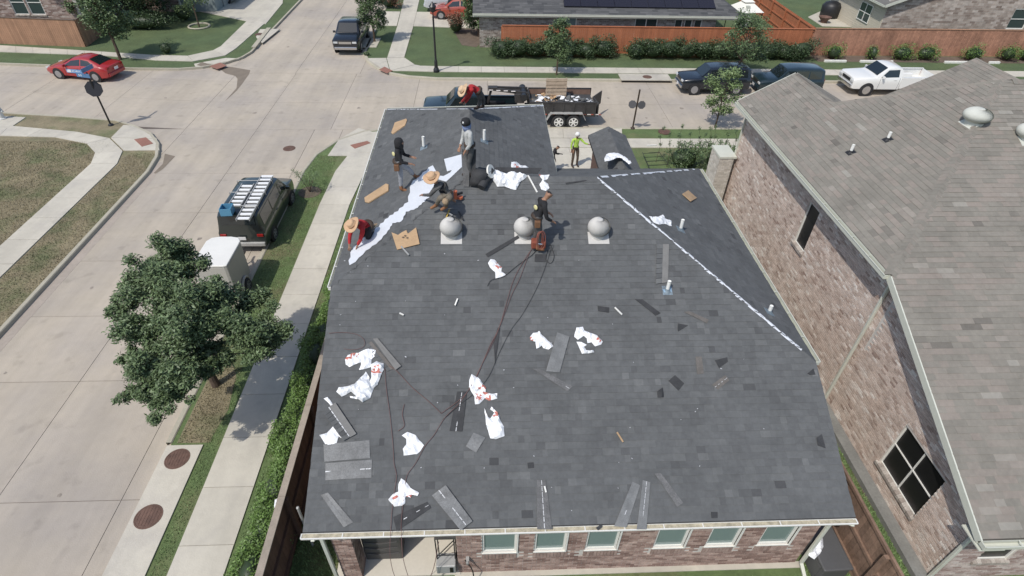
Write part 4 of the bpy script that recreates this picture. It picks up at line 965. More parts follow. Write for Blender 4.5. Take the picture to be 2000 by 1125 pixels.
gutter((xb0-.5,YB-.4,2.72), (xb0-.5,YB+8,2.72), (-1,0,0), hb, trim)
b = MB(); b.beam((xb0-.5,YB-.42,2.66),(xb0+7,YB-.42,5.54),.03,.2); b.build('rake_board', trim, hb)
b = MB(); b.box((xb0+9,YB+4.5,1.3), (17.5,8.4,2.5)); b.build('wall_interior', sdm, hb)
# screened patio beside it, slab, covered grill, fire pit, parasol
b = MB(); b.prism([at(x,y,.12) for x,y in [(1578,33),(1606,51),(1668,53),(1700,20),(1665,8),(1620,14)]], .06); b.build('far_patio', walkc, kind='structure')
p = at(1618,33,.12); t = thing('covered_grill', 'black covered barbecue grill on the far back patio', 'grill', p); b = MB(); b.lathe((0,0,0), [(.75,0),(.78,.5),(.8,.9),(.6,1.15),(.3,1.25),(.05,1.27)], 14); b.build('cover', black_pl, t, smooth=True)
p = at(1608,44,.12); t = thing('fire_pit', 'small round dark fire pit on the far back patio', 'fire pit', p); b = MB(); b.lathe((0,0,0), [(.25,0),(.3,.2),(.5,.42),(.52,.46),(.46,.46),(.1,.3)], 16); b.build('bowl', rust, t)
p = at(1650,30,.12); t = thing('parasol', 'folded dark red parasol on the far back patio', 'parasol', p); b = MB(); b.tube([(0,0,0),(0,0,2.4)], .03, 8); b.build('pole', metalg, t); b = MB(); b.lathe((0,0,.7), [(.3,0),(.26,.4),(.18,1.1),(.05,1.65)], 9); b.build('canopy', mat('red_cloth', (.20,.02,.025), .8), t)
b = MB(); p = at(1640,34,.12); t = thing('patio_chair', 'dark red patio chair beside the folded parasol', 'chair', p, .4); b.box((0,0,.42), (.5,.5,.07)); b.build('seat', mat('red_cloth', (.2,.02,.03)), t); b = MB(); b.box((0,.24,.75), (.5,.06,.6)); b.build('backrest', mat('red_cloth', (.2,.02,.03)), t)
for s1 in (-.2,.2):
    for s2 in (-.2,.2): b = MB(); b.tube([(s1,s2,0),(s1,s2,.4)], .02, 6); b.build('leg', black_pl, t)
# gazebo
g = at(1462,50,.1); t = thing('gazebo', 'white topped garden gazebo at the end of the far dark roof', 'gazebo', (20.0,46.6,.1), .1); t.scale = (.74,.74,.9)
canv = mat('canvas_white', (.74,.73,.66), .8)
def pyr(mb, r0, z0, r1, z1):
    vs = [(-r0,-r0,z0),(r0,-r0,z0),(r0,r0,z0),(-r0,r0,z0),(-r1,-r1,z1),(r1,-r1,z1),(r1,r1,z1),(-r1,r1,z1)]
    mb.add(vs, [(0,1,5,4),(1,2,6,5),(2,3,7,6),(3,0,4,7),(4,5,6,7),(3,2,1,0)])
b = MB(); pyr(b, 1.35,2.1, .5,2.65); b.build('canopy', canv, t); b = MB(); pyr(b, .55,2.75, .05,3.05); b.build('canopy_vent', canv, t)
for sx_ in (-1.25,1.25):
    for sy_ in (-1.25,1.25): b = MB(); b.box((sx_,sy_,1.05), (.06,.06,2.1)); b.build('post', black_pl, t)
p = (20.2,46.6,.1); t = thing('patio_chair', 'dark chair under the white topped garden gazebo', 'chair', p, .5); b = MB(); b.box((0,0,.4), (.7,.6,.12)); b.build('seat', black_pl, t); b = MB(); b.box((0,.28,.7), (.7,.1,.6)); b.build('backrest', black_pl, t); b = MB(); b.box((-.36,0,.5), (.08,.6,.3)); b.build('armrest', black_pl, t); b = MB(); b.box((.36,0,.5), (.08,.6,.3)); b.build('armrest', black_pl, t)

hc = thing('brick_house', 'brick house with three dark windows behind the cedar fence in the far left corner', 'house')
YC = 45.6; xc1 = -28.9
hl = []
for a, c in ((24,52),(56,84),(148,170)):
    x0,_ = wx(a,15,YC); x1,_ = wx(c,15,YC); hl.append((x0+45, 1.25, x1+45, 2.85))
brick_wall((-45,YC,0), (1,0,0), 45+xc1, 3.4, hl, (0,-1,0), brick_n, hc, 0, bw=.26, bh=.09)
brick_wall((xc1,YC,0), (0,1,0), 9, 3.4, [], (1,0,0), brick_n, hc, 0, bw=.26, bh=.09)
for h in hl: window((-45+h[0],YC,h[1]), (1,0,0), h[2]-h[0], h[3]-h[1], (0,-1,0), hc, glass, trimw, rails=(.5,), sill=brick_p)
b = MB(); b.prism([Vector((-46,YC-.45,3.35)),Vector((xc1+.45,YC-.45,3.35)),Vector((xc1-5,YC+5,5.9)),Vector((-46,YC+5,5.9))], .12); b.prism([Vector((xc1+.45,YC-.45,3.35)),Vector((xc1+.45,YC+10,3.35)),Vector((xc1-5,YC+5,5.9))], .12); b.build('roof', rdk, hc)
b = MB(); b.box((-37.2,YC+4.4,1.6), (16,8.4,3.2)); b.build('wall_interior', brick_m, hc)
hd = thing('brick_house', 'far left house front in deep shade beside the driveway', 'house')
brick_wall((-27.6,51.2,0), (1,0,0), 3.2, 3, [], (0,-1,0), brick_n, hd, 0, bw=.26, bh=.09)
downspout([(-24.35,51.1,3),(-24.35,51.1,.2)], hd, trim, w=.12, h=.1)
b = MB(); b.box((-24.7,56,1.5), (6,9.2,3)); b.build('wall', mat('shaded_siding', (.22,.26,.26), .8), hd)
b = MB(); b.prism([Vector((-29,50.7,3.05)),Vector((-21.2,50.7,3.05)),Vector((-24.5,56,5.2)),Vector((-26.5,56,5.2))], .12); b.prism([Vector((-21.2,50.7,3.05)),Vector((-21.2,61,3.05)),Vector((-24.5,56,5.2))], .12); b.prism([Vector((-29,61,3.05)),Vector((-29,50.7,3.05)),Vector((-26.5,56,5.2)),], .12); b.build('roof', rdk, hd)
b = MB(); b.box((-21.65,55.2,1.25), (.06,4.6,2.3)); b.build('garage_door', mat('garage_door', (.30,.33,.32), .5), hd)
# house outside the left edge (its shadow falls on the brown lawn)
he = thing('brick_house', 'brown-roofed house just outside the left edge whose corner shadow lies on the dry lawn', 'house')
b = MB(); b.box((-28.5,8,1.4), (14.6,20,2.8)); b.build('wall', brick_m, he)
b = MB(); hx, hy = -20.3, 17.4
b.prism([Vector((hx,hy,2.9)),Vector((hx,-2,2.9)),Vector((-28.5,6,6.2)),Vector((-28.5,9,6.2))], .15); b.prism([Vector((hx,hy,2.9)),Vector((-28.5,9,6.2)),Vector((-36.7,hy,2.9))], .15); b.prism([Vector((-36.7,hy,2.9)),Vector((-28.5,9,6.2)),Vector((-28.5,6,6.2)),Vector((-36.7,-2,2.9))], .15); b.build('roof', rdk, he)

# ================================================================ STREET FURNITURE
blk = mat('black_paint', (.02,.02,.022), .4); tealp = mat('sign_blue', (.10,.20,.36), .5); signw = mat('sign_white', (.7,.7,.7), .5); signb = mat('sign_back', (.03,.03,.035), .5)
t = thing('street_lamp', 'tall black street lamp on the far verge', 'street lamp', (-3.1,37.9,.1))
b = MB(); b.lathe((0,0,0), [(.2,0),(.19,.15),(.12,.3),(.1,.7),(.065,.8),(.055,3.4)], 14); b.build('pole', blk, t)
b = MB(); b.tube([(0,0,3.35),(0,0,3.6),(.25,0,3.75),(.5,0,3.75)], .035, 8); b.tube([(0,0,3.35),(0,0,3.6),(-.2,0,3.7)], .03, 8); b.build('arm', blk, t)
b = MB(); b.lathe((0,0,3.6), [(.06,0),(.16,.08),(.2,.3),(.24,.34),(.1,.5),(.03,.6)], 12); b.build('lantern', blk, t)
t = thing('octagonal_sign', 'black backed octagonal sign on a leaning pole with blue street name blades', 'road sign', (-19.6,29.5,.1), R(10))
b = MB(); b.tube([(0,0,0),(-.05,.0,2.75)], .045, 10); b.lathe((0,0,0), [(.14,0),(.12,.06),(.06,.1)], 12); b.build('pole', blk, t)
b = MB(); b.lathe((0,0,0), [(.40,-.006),(.40,.006)], 8, M=Matrix.Rotation(R(22.5),3,'Z')); o = b.build('sign_plate', [signb], t); o.rotation_euler = (R(78),0,R(8)); o.location = (-.03,-.03,1.95)
b = MB(); b.lathe((0,0,0), [(.36,-.002),(.36,.004)], 8, M=Matrix.Rotation(R(22.5),3,'Z')); o2 = b.build('sign_face', mat('sign_red', (.35,.02,.02), .5), o); o2.location = (0,0,-.011)
b = MB(); b.box((-.25,0,2.62), (.75,.02,.2), rz=R(-25)); o = b.build('name_blade', tealp, t)
b = MB(); b.box((-.05,.25,2.86), (.8,.02,.2), rz=R(70)); b.build('name_blade', tealp, t)
for k in range(5): 
    q = MB(); q.box((-.46+k*.1,-.013-.0*k+(.1-k*.045),2.62), (.05,.004,.09), rz=R(-25)); q.build('letter', signw, t)
t = thing('double_sign', 'dark pole with two small sign plates seen from behind on the near verge', 'road sign', (8.05,29.35,.1), R(-8))
b = MB(); b.tube([(0,0,0),(.05,0,2.15)], .045, 10); b.lathe((0,0,0), [(.14,0),(.12,.05),(.05,.1)], 12); b.build('pole', mat('dark_bronze', (.05,.035,.025), .5), t)
for s_ in (-1,1):
    b = MB(); b.lathe((0,0,0), [(.22,-.006),(.22,.006)], 8, M=Matrix.Rotation(R(22.5),3,'Z')); o = b.build('sign_plate', mat('sign_back_grey', (.09,.09,.095), .45), t); o.location = (.03+s_*.24,-.02,1.35); o.rotation_euler = (R(80),0,R(s_*12))
t = thing('fire_hydrant', 'pale fire hydrant cut off by the left photo edge', 'hydrant', (-25.5,30.2,.13)); hyd = mat('hydrant_paint', (.6,.6,.57), .5)
b = MB(); b.lathe((0,0,0), [(.2,0),(.2,.05),(.13,.07),(.13,.5),(.17,.52),(.17,.56),(.12,.66),(.04,.74),(.03,.78)], 14); b.build('body', hyd, t, smooth=False)
for a in (0,90,180): b = MB(); d = Vector((math.cos(R(a)),math.sin(R(a)),0)); b.tube([d*.1+Vector((0,0,.4)), d*.22+Vector((0,0,.4))], .06, 10); b.build('nozzle', hyd, t)

# ================================================================ VEHICLES
def wheel(parent, x, y, r, w, side, rim=alloy):
    wv = bpy.data.objects.new('wheel', None); COL.objects.link(wv); wv.parent = parent; wv.location = (x, y, r)
    M = Matrix.Rotation(R(90), 3, 'X')
    b = MB(); b.lathe((0,0,0), [(r*.6,-w/2),(r*.94,-w/2),(r,-w*.35),(r,w*.35),(r*.94,w/2),(r*.6,w/2)], 24, M=M); b.build('tyre', rubber, wv, smooth=False)
    b = MB(); b.lathe((0,0,0), [(r*.62,-w*.4),(r*.62,w*.4)], 20, M=M); b.build('rim_barrel', black_pl, wv)
    b = MB(); yy = side*w*.47
    for k in range(6):
        a = k*math.pi/3; b.beam((0,yy,0),(math.cos(a)*r*.6,yy*.96,math.sin(a)*r*.6), r*.2, .03, upv=(0,1,0))
    b.lathe((0,yy,0), [(r*.17,-.02),(r*.17,.02)], 12, M=M); b.lathe((0,yy*.97,0), [(r*.66,-.012),(r*.66,.012),(r*.57,.014),(r*.57,-.014)], 20, M=M); b.build('rim', rim, wv)
def ring(st, hw):
    x, zb, zbelt, zt, wf, rf_ = st; w = hw*wf; rw = hw*rf_; zm = zb+(zbelt-zb)*.55; rr_ = min(.06, (zt-zbelt)*.5)
    h = [(w*.82,zb),(w*.965,zb+.07),(w,zm),(w*.985,zbelt-.05),(w*.95,zbelt),(rw,zt-rr_),(rw*.86,zt-.008),(rw*.45,zt+.012)]
    return [Vector((x,-a,z)) for a, z in h]+[Vector((x,0,zt+.018))]+[Vector((x,a,z)) for a, z in reversed(h)]
def car(name, label, cat, loc, rz, Lc, Wc, paint, st, wheels, wr=.33, ws=None, rw=None, side=(), lights=True, tail=True, grille=True, rim=alloy, doors=(), group=None, bumpm=None, headz=.68, tailz=.85, plate=True, roofrails=False, gm=None, mirror=None, zbot=None):
    t = thing(name, label, cat, loc, rz, group); hw = Wc/2; gm = gm or carglass
    rings = [ring(s, hw) for s in st]; n = len(rings[0]); vs = [v for r_ in rings for v in r_]; fs = []
    for i in range(len(rings)-1):
        for k in range(n-1): fs.append((i*n+k, i*n+k+1, (i+1)*n+k+1, (i+1)*n+k))
        fs.append((i*n+n-1, i*n, (i+1)*n, (i+1)*n+n-1))
    fs.append(tuple(range(n))); fs.append(tuple(reversed(range((len(rings)-1)*n, len(rings)*n))))
    b = MB(); b.add(vs, fs); body = b.build('body', paint, t, smooth=True)
    bm = bmesh.new(); bm.from_mesh(body.data); bmesh.ops.recalc_face_normals(bm, faces=bm.faces); bm.to_mesh(body.data); bm.free()
    body.data.set_sharp_from_angle(angle=R(38))
    def stat(x):
        for a, c in zip(st, st[1:]):
            lo, hi = sorted((a[0], c[0]))
            if lo-1e-6 <= x <= hi+1e-6:
                f = (x-a[0])/(c[0]-a[0]); return [p+(q-p)*f for p, q in zip(a, c)]
        return list(st[0])
    def sidept(x, tt, s):
        r_ = ring(stat(x), hw); p = r_[4].lerp(r_[5], tt); q = Vector((p.x, -p.y*s if s > 0 else p.y, p.z)); return q+Vector((0, s*.012, .004))
    for s in (1,-1):
        for k, poly in enumerate(side):
            pts = [sidept(x, tt, s) for x, tt in poly]
            q = MB(); q.prism(pts, .012, down=(0,-s,0)); q.build('side_window', gm, t)
        for x in doors:
            q = MB(); s0 = ring(stat(x), hw); yv = [abs(s0[k].y) for k in (1,2,3,4)]; zv = [s0[k].z for k in (1,2,3,4)]
            for j in range(3): q.beam((x,s*(yv[j]+.003),zv[j]), (x,s*(yv[j+1]+.003),zv[j+1]), .012, .006, upv=(0,1,0))
            q.build('door_gap', black_pl, t)
            if x != doors[-1]:
                q = MB(); r3 = ring(stat(x-.2), hw); q.box((x-.95, s*(abs(ring(stat(x-.95),hw)[3].y)+.015), r3[3].z-.06), (.16,.03,.03)); q.build('door_handle', paint, t)
        if mirror:
            q = MB(); r4 = ring(stat(mirror), hw); q.box((mirror, s*(abs(r4[4].y)+.13), r4[4].z+.06), (.1,.2,.15)); q.build('mirror', paint, t, bevel=.02)
    def screen_(i, j, nm, f0=.06, f1=.94, k=.86):
        a, c = rings[i], rings[j]; pts = []
        for f, sg in ((f0,-1),(f0,1),(f1,1),(f1,-1)):
            rw_ = (st[i][5]*(1-f)+st[j][5]*f)*hw*k; x = st[i][0]*(1-f)+st[j][0]*f; z = st[i][3]*(1-f)+st[j][3]*f; pts.append(Vector((x, sg*rw_, z)))
        nn = (pts[1]-pts[0]).cross(pts[3]-pts[0]).normalized(); nn = nn if nn.z > 0 else -nn
        q = MB(); q.prism([p+nn*.028 for p in pts], .02, down=-nn); q.build(nm, gm, t)
    if ws: screen_(ws[0], ws[1], 'windshield')
    if rw: screen_(rw[0], rw[1], 'rear_window')
    for x in wheels:
        for s in (1,-1):
            q = MB(); q.lathe((x,s*hw,wr*1.0), [(wr*1.17,.04*s),(wr*1.17,-.004*s),(wr*1.0,-.004*s)], 22, M=Matrix.Rotation(R(90),3,'X')); q.build('wheel_arch', black_pl, t)
            wheel(t, x, s*(hw-.09), wr, .22, s, rim)
    xf, xr = st[0][0], st[-1][0]
    wfr = st[0][4]*hw; wre = st[-1][4]*hw
    if lights:
        for s in (1,-1): q = MB(); q.box((xf-.03, s*wfr*.78, headz), (.2,wfr*.36,.13)); q.build('headlight', lampglass, t, bevel=.02)
    if grille: q = MB(); q.box((xf+.0,0,headz-.02), (.06,wfr*1.05,.16)); q.build('grille', black_pl if grille == 1 else chrome, t)
    q = MB(); q.box((xf+.02,0,st[0][1]+.13), (.14,wfr*1.86,.2)); q.build('front_bumper', bumpm or paint, t, bevel=.03)
    q = MB(); q.box((xr-.02,0,st[-1][1]+.13), (.14,wre*1.86,.2)); q.build('rear_bumper', bumpm or paint, t, bevel=.03)
    if tail:
        for s in (1,-1): q = MB(); q.box((xr+.03, s*wre*.80, tailz), (.14,wre*.28,.14)); q.build('tail_light', redlens, t, bevel=.02)
    if plate:
        q = MB(); q.box((xr-.09,0,tailz-.12), (.02,.32,.16)); q.build('licence_plate', signw, t)
        q = MB(); q.box((xf+.10,0,st[0][1]+.14), (.02,.32,.15)); q.build('licence_plate', signw, t)
    if roofrails:
        for s in (1,-1): q = MB(); q.beam((st[3][0],s*hw*.66,st[3][3]+.05),(st[-3][0],s*hw*.66,st[-3][3]+.05),.04,.04); q.build('roof_rail', black_pl, t)
    return t
def paint(name, c, r_=.3): return mat(name, c, r_, clear=.8, spec=.5)
pred = paint('paint_red', (.34,.02,.022)); pblk = paint('paint_black', (.010,.013,.018), .25); pwht = paint('paint_white', (.74,.74,.71)); pteal = paint('paint_dark_teal', (.010,.022,.028), .3); porange = paint('paint_copper_red', (.33,.06,.035)); psil = paint('paint_silver', (.36,.40,.40)); pgrn = paint('paint_dark_green', (.020,.028,.026), .3); pgrey = paint('paint_pale_grey', (.45,.47,.49))
# coupe: (x, zbottom, zbelt, ztop, w, roofw)
ST_C = [(2.24,.30,.55,.60,.80,.66),(2.05,.22,.66,.71,.93,.80),(1.4,.2,.82,.87,1,.84),(.95,.2,.88,.93,1,.82),(.15,.2,.90,1.33,1,.66),(-.45,.2,.92,1.40,1,.66),(-1.0,.2,.94,1.34,1,.64),(-1.75,.2,.97,1.04,1,.76),(-2.1,.26,.93,1.0,.95,.72),(-2.24,.34,.80,.93,.86,.68)]
car('red_coupe', 'shiny red two-door coupe with blue and white door lettering', 'car', (-24.55,36.95,0), math.atan2(.56,-2.73), 4.5,1.78, pred, ST_C, (1.35,-1.32), .33, ws=(3,4), rw=(6,7), side=[[(.72,.1),(.22,.86),(-.42,.9),(-.42,.1)],[(-.5,.1),(-.5,.9),(-.98,.84),(-1.5,.12)]], doors=(.75,-.5), mirror=.6, headz=.6, tailz=.86)
cp = bpy.data.objects['red_coupe']; cp.scale = (.93,.93,.93)
b = MB(); b.box((.05,.915,.62), (1.1,.012,.24)); b.build('door_sticker', mat('sticker_blue', (.16,.30,.52), .4), cp); b = MB(); b.box((.40,.922,.62), (.28,.012,.17)); b.build('door_sticker', signw, cp)
b = MB()
for k in range(6): b.box((.15-k*.1,.922,.62+.01*(k%2)), (.05,.012,.1-.03*(k%3)))
b.build('sticker_lettering', signw, cp)
ST_H = [(2.0,.3,.62,.66,.82,.7),(1.85,.22,.74,.79,.95,.8),(1.2,.2,.90,.95,1,.82),(.9,.2,.93,.98,1,.8),(.2,.2,.95,1.45,1,.70),(-.6,.2,.97,1.50,1,.70),(-1.4,.2,.98,1.42,1,.68),(-1.92,.24,.95,1.05,.95,.74),(-2.0,.32,.85,.98,.88,.7)]
SW_H = [[(.7,.1),(.22,.84),(-.32,.88),(-.32,.1)],[(-.4,.1),(-.4,.88),(-1.15,.84),(-1.5,.15)]]
hq = at(857,45); 
car('red_hatchback', 'copper red compact car parked nose-left on the far driveway', 'car', (-2.2,49.9+.75,.13), R(177), 4.0,1.72, porange, ST_H, (1.2,-1.2), .31, ws=(3,4), rw=(6,7), side=SW_H, doors=(.7,-.36), mirror=.6)
ST_S = [(2.3,.35,.78,.84,.84,.76),(2.15,.28,.90,.96,.96,.84),(1.45,.25,1.02,1.08,1,.86),(1.05,.25,1.06,1.12,1,.84),(.4,.25,1.08,1.68,1,.76),(-.6,.25,1.10,1.76,1,.77),(-1.7,.25,1.12,1.74,1,.76),(-2.15,.28,1.10,1.62,.98,.72),(-2.3,.36,1.05,1.2,.93,.74)]
SW_S = [[(.85,.08),(.4,.86),(-.25,.9),(-.25,.08)],[(-.33,.08),(-.33,.9),(-1.15,.9),(-1.15,.08)],[(-1.23,.1),(-1.23,.88),(-1.85,.86),(-2.0,.15)]]
car('grey_crossover', 'pale grey crossover with red tail lamps parked behind the copper red compact', 'car', (-2.6,52.9,.13), R(0), 4.6,1.85, pgrey, ST_S, (1.4,-1.4), .34, ws=(3,4), rw=(7,8), side=SW_S, doors=(.7,-.3), mirror=.75, tailz=1.0, headz=.85)
car('silver_car', 'silver car on the far left driveway cut off by the top photo edge', 'car', (-23.0,54.6,.13), R(185), 4.3,1.78, psil, ST_H, (1.25,-1.2), .33, ws=(3,4), rw=(6,7), side=SW_H, doors=(.7,-.36), mirror=.6)
ST_U = [(2.55,.42,.95,1.0,.88,.80),(2.42,.38,1.04,1.09,.97,.86),(1.4,.36,1.13,1.18,1,.88),(1.15,.36,1.15,1.20,1,.86),(.55,.36,1.17,1.78,1,.80),(-.4,.36,1.18,1.86,1,.82),(-2.1,.36,1.2,1.86,1,.82),(-2.45,.38,1.18,1.76,.99,.78),(-2.55,.42,1.14,1.25,.96,.82)]
SW_U = [[(.92,.08),(.52,.84),(-.15,.88),(-.15,.08)],[(-.23,.08),(-.23,.88),(-1.15,.88),(-1.15,.08)],[(-1.23,.08),(-1.23,.88),(-2.2,.86),(-2.25,.1)]]
car('black_suv', 'big black SUV parked on the far kerb behind the sapling', 'SUV', (14.2,35.3,0), R(180), 5.1,2.0, pblk, ST_U, (1.6,-1.6), .40, ws=(3,4), rw=(7,8), side=SW_U, doors=(.95,-.2,-1.2), mirror=.85, bumpm=chrome, headz=.95, tailz=1.1, roofrails=True).scale = (.82,.86,.86)
car('dark_minivan', 'glossy dark minivan half hidden behind the first small gable of the brown roof', 'van', (18.95,35.35,0), R(180), 4.9,1.95, pteal, [(s[0]*.95,s[1]-.08,s[2]-.12,s[3]-.08,s[4],s[5]) for s in ST_U], (1.5,-1.45), .34, ws=(3,4), rw=(7,8), side=[[(x*.95,tt) for x,tt in p] for p in SW_U], doors=(.9,-.2,-1.15), mirror=.8, headz=.78, tailz=1.05).scale = (.82,.88,.88)
# pickups: cab + open bed
def pickup(name, label, loc, rz, L_, W_, pm, h=1.75, crew=False, hood=1.08, bed=True, grille=1, bumpm=chrome, bedfill=None, rim=alloy):
    x1 = L_/2; cab0 = x1-1.35; cab1 = cab0-(2.35 if crew else 1.6)
    st = [(x1,.42,hood-.12,hood-.06,.90,.82),(x1-.12,.38,hood-.03,hood+.02,.98,.86),(x1-1.1,.36,hood+.03,hood+.08,1,.88),(cab0-.05,.36,hood+.04,hood+.10,1,.86),(cab0-.65,.36,hood+.05,h-.04,1,.78),(cab0-1.0,.36,hood+.05,h,1,.79),(cab1+.18,.36,hood+.05,h-.01,1,.79),(cab1,.36,hood+.04,h-.12,1,.80)]
    sw = [[(cab0-.28,.08),(cab0-.68,.84),(cab0-1.25,.88),(cab0-1.25,.08)]]
    if crew: sw.append([(cab0-1.33,.08),(cab0-1.33,.88),(cab1+.18,.86),(cab1+.1,.08)])
    else: sw = [[(cab0-.28,.08),(cab0-.68,.84),(cab1+.25,.86),(cab1+.22,.08)]]
    t = car(name, label, 'pickup', loc, rz, L_, W_, pm, st, (x1-.95,), .38, ws=(3,4), side=sw, doors=(cab0-.25, cab0-1.29 if crew else cab1+.12), mirror=cab0-.35, bumpm=bumpm, headz=hood-.2, tail=False, plate=False, grille=grille, rim=rim)
    hw = W_/2; xb = -L_/2
    lb = cab1-.03-xb; zc = (.45+hood+.02)/2; hh = hood+.02-.45
    b = MB(); b.box((xb+lb/2,0,.62), (lb,W_*.96,.1)); b.build('bed_floor', pm if pm is pwht else black_pl, t)
    for s in (1,-1):
        b = MB(); b.box((xb+lb/2, s*(hw-.045), zc+.03), (lb,.09,hh)); b.box((xb+lb/2, s*(hw-.09), hood+.07), (lb,.14,.03)); b.build('bed_side', pm, t, bevel=.015)
        q = MB(); q.lathe((xb+1.25,s*hw,.38), [(.46,.04*s),(.46,-.004*s),(.4,-.004*s)], 22, M=Matrix.Rotation(R(90),3,'X')); q.build('wheel_arch', black_pl, t)
        wheel(t, xb+1.25, s*(hw-.09), .38, .24, s, rim)
        q = MB(); q.box((xb+.02, s*(hw-.05), hood-.2), (.08,.12,.34)); q.build('tail_light', redlens, t)
        q = MB(); q.box((xb+1.25, s*(hw-.3), .78), (1.0,.24,.26)); q.build('wheel_housing', pm if pm is pwht else black_pl, t, bevel=.04)
    b = MB(); b.box((xb+.04,0,zc+.03), (.07,W_*.88,hh)); b.build('tailgate', pm, t, bevel=.01)
    b = MB(); b.box((cab1+.02-.03,0,zc+.03), (.05,W_*.92,hh)); b.build('bed_front', pm, t)
    b = MB(); b.box((xb-.1,0,.5), (.16,W_*.94,.16)); b.build('rear_bumper', bumpm, t, bevel=.02)
    b = MB(); b.box((0,0,.45), (L_*.95,W_*.5,.14)); b.build('chassis', black_pl, t)
    return t
pickup('white_pickup', 'white single-cab pickup truck with an open empty bed', (25.5,35.45,0), R(180), 5.4,1.95, pwht, 1.72, rim=chrome)
pickup('black_pickup', 'black crew-cab pickup with a bright chrome front facing the camera', (-9.45,43.8,0), R(-90), 5.8,2.0, pblk, 1.88, crew=True, hood=1.15, grille=2).scale = (.9,.9,.92)
pickup('teal_pickup', 'dark blue-green pickup hitched to the dump trailer behind the roof hip', (-.75,30.75,0), R(180), 5.9,2.0, pteal, 1.88, crew=True, hood=1.12).scale = (.86,.9,.86)
# van with ladders
ST_V = [(2.6,.45,.95,1.0,.86,.78),(2.48,.38,1.06,1.12,.96,.84),(1.75,.36,1.18,1.26,1,.86),(1.55,.36,1.2,1.3,1,.86),(.95,.36,1.22,2.0,1,.82),(.4,.36,1.24,2.08,1,.84),(-2.3,.36,1.24,2.08,1,.84),(-2.52,.36,1.22,2.0,.99,.82),(-2.6,.4,1.18,1.55,.98,.84)]
VX, VY = -9.12, 20.35
van = car('dark_van', 'dark cargo van with two aluminium ladders and a blue crate on its roof', 'van', (VX,VY,0), R(90), 5.2,1.98, pgrn, ST_V, (1.75,-1.55), .37, ws=(3,4), rw=(7,8), side=[[(1.38,.06),(.98,.8),(.5,.86),(.5,.06)],[(.35,.1),(.35,.86),(-.9,.86),(-.9,.1)],[(-1.0,.1),(-1.0,.86),(-2.25,.86),(-2.25,.1)]], doors=(1.35,.42,-1.0), mirror=1.25, bumpm=metalg, headz=.9, tailz=1.0)
van.scale = (.82,.87,.82)
for x in (-2.0,-.8,.3):
    b = MB(); b.tube([(x,-.78,2.05),(x,-.78,2.2),(x,.78,2.2),(x,.78,2.05)], .02, 6); b.build('roof_rack_bar', metalg, van)
alum = mat('aluminium', (.80,.80,.78), .45, metal=0)
def ladder(p, q, w, lab, step=.305):
    p, q = Vector(p), Vector(q); d = (q-p); L_ = d.length; d.normalize(); s = d.cross(Vector((0,0,1))).normalized()
    t = thing('ladder', lab, 'ladder', p)
    for sg in (-1,1): b = MB(); b.beam(s*sg*w/2, s*sg*w/2+d*L_, .03, .09); b.build('side_rail', metalg, t)
    for i in range(int(L_/step)+1):
        b = MB(); c = d*(.12+i*step); b.beam(c-s*w/2, c+s*w/2, .14, .035, upv=(0,0,1)); b.build('rung', alum, t)
    return t
l1a, l1b = at(457,404,1.76), at(485,360,1.76); l2a, l2b = at(474,430,1.77), at(521,346,1.77)
ladder(l1a, l1b, .46, 'shorter left aluminium ladder on the dark van roof', .28); ladder(l2a, l2b, .46, 'longer right aluminium ladder on the dark van roof', .28)
cq = at(444,412,1.86); t = thing('milk_crate', 'light blue plastic crate on the rear of the dark van roof', 'crate', (cq.x,cq.y,1.76), R(4)); crt = mat('crate_blue', (.10,.28,.42), .5)
for i, (c, d) in enumerate((((0,0,.012),(.4,.4,.02)), ((.19,0,.15),(.02,.4,.28)), ((-.19,0,.15),(.02,.4,.28)), ((0,.19,.15),(.36,.02,.28)), ((0,-.19,.15),(.36,.02,.28)))): b = MB(); b.box(c, d); b.build('crate_base' if i == 0 else 'crate_side', crt, t)
# white enclosed trailer
t = thing('cargo_trailer', 'white box trailer with a bright rounded roof parked behind the van', 'trailer', (-9.0,16.0,0), R(90)); t.scale = (.80,.86,.92)
b = MB(); vs = []; prof = [(-.98,-.66),(-1.02,-.55),(-1.02,.55),(-.98,.66),(.72,.66),(.98,.52),(1.06,.2),(1.06,-.2),(.98,-.52),(.72,-.66)]
tb_ = mat('trailer_side', (.42,.41,.37), .5)
b.prism([Vector((x,y,1.78)) for x,y in prof], 1.36); b.build('body', tb_, t, bevel=.03)
b = MB(); b.prism([Vector((x*1.015,y*1.015,1.86)) for x,y in prof], .07); b.build('roof_cap', trimw, t, bevel=.03)
b = MB(); b.beam((1.0,-.5,.45),(1.9,0,.42),.06,.08); b.beam((1.0,.5,.45),(1.9,0,.42),.06,.08); b.beam((1.85,0,.42),(2.25,0,.42),.07,.07); b.build('tongue', black_pl, t)
for s in (1,-1): wheel(t, -.1, s*.72, .30, .18, s); q = MB(); q.tube([(-.1+.37*math.cos(a),s*.72,.30+.37*math.sin(a)) for a in [R(x) for x in range(0,181,20)]], .05, 6); q.build('fender', tb_, t)
for s in (1,-1): q = MB(); q.box((-1.04,s*.6,.6),(.03,.1,.12)); q.build('tail_light', redlens, t)
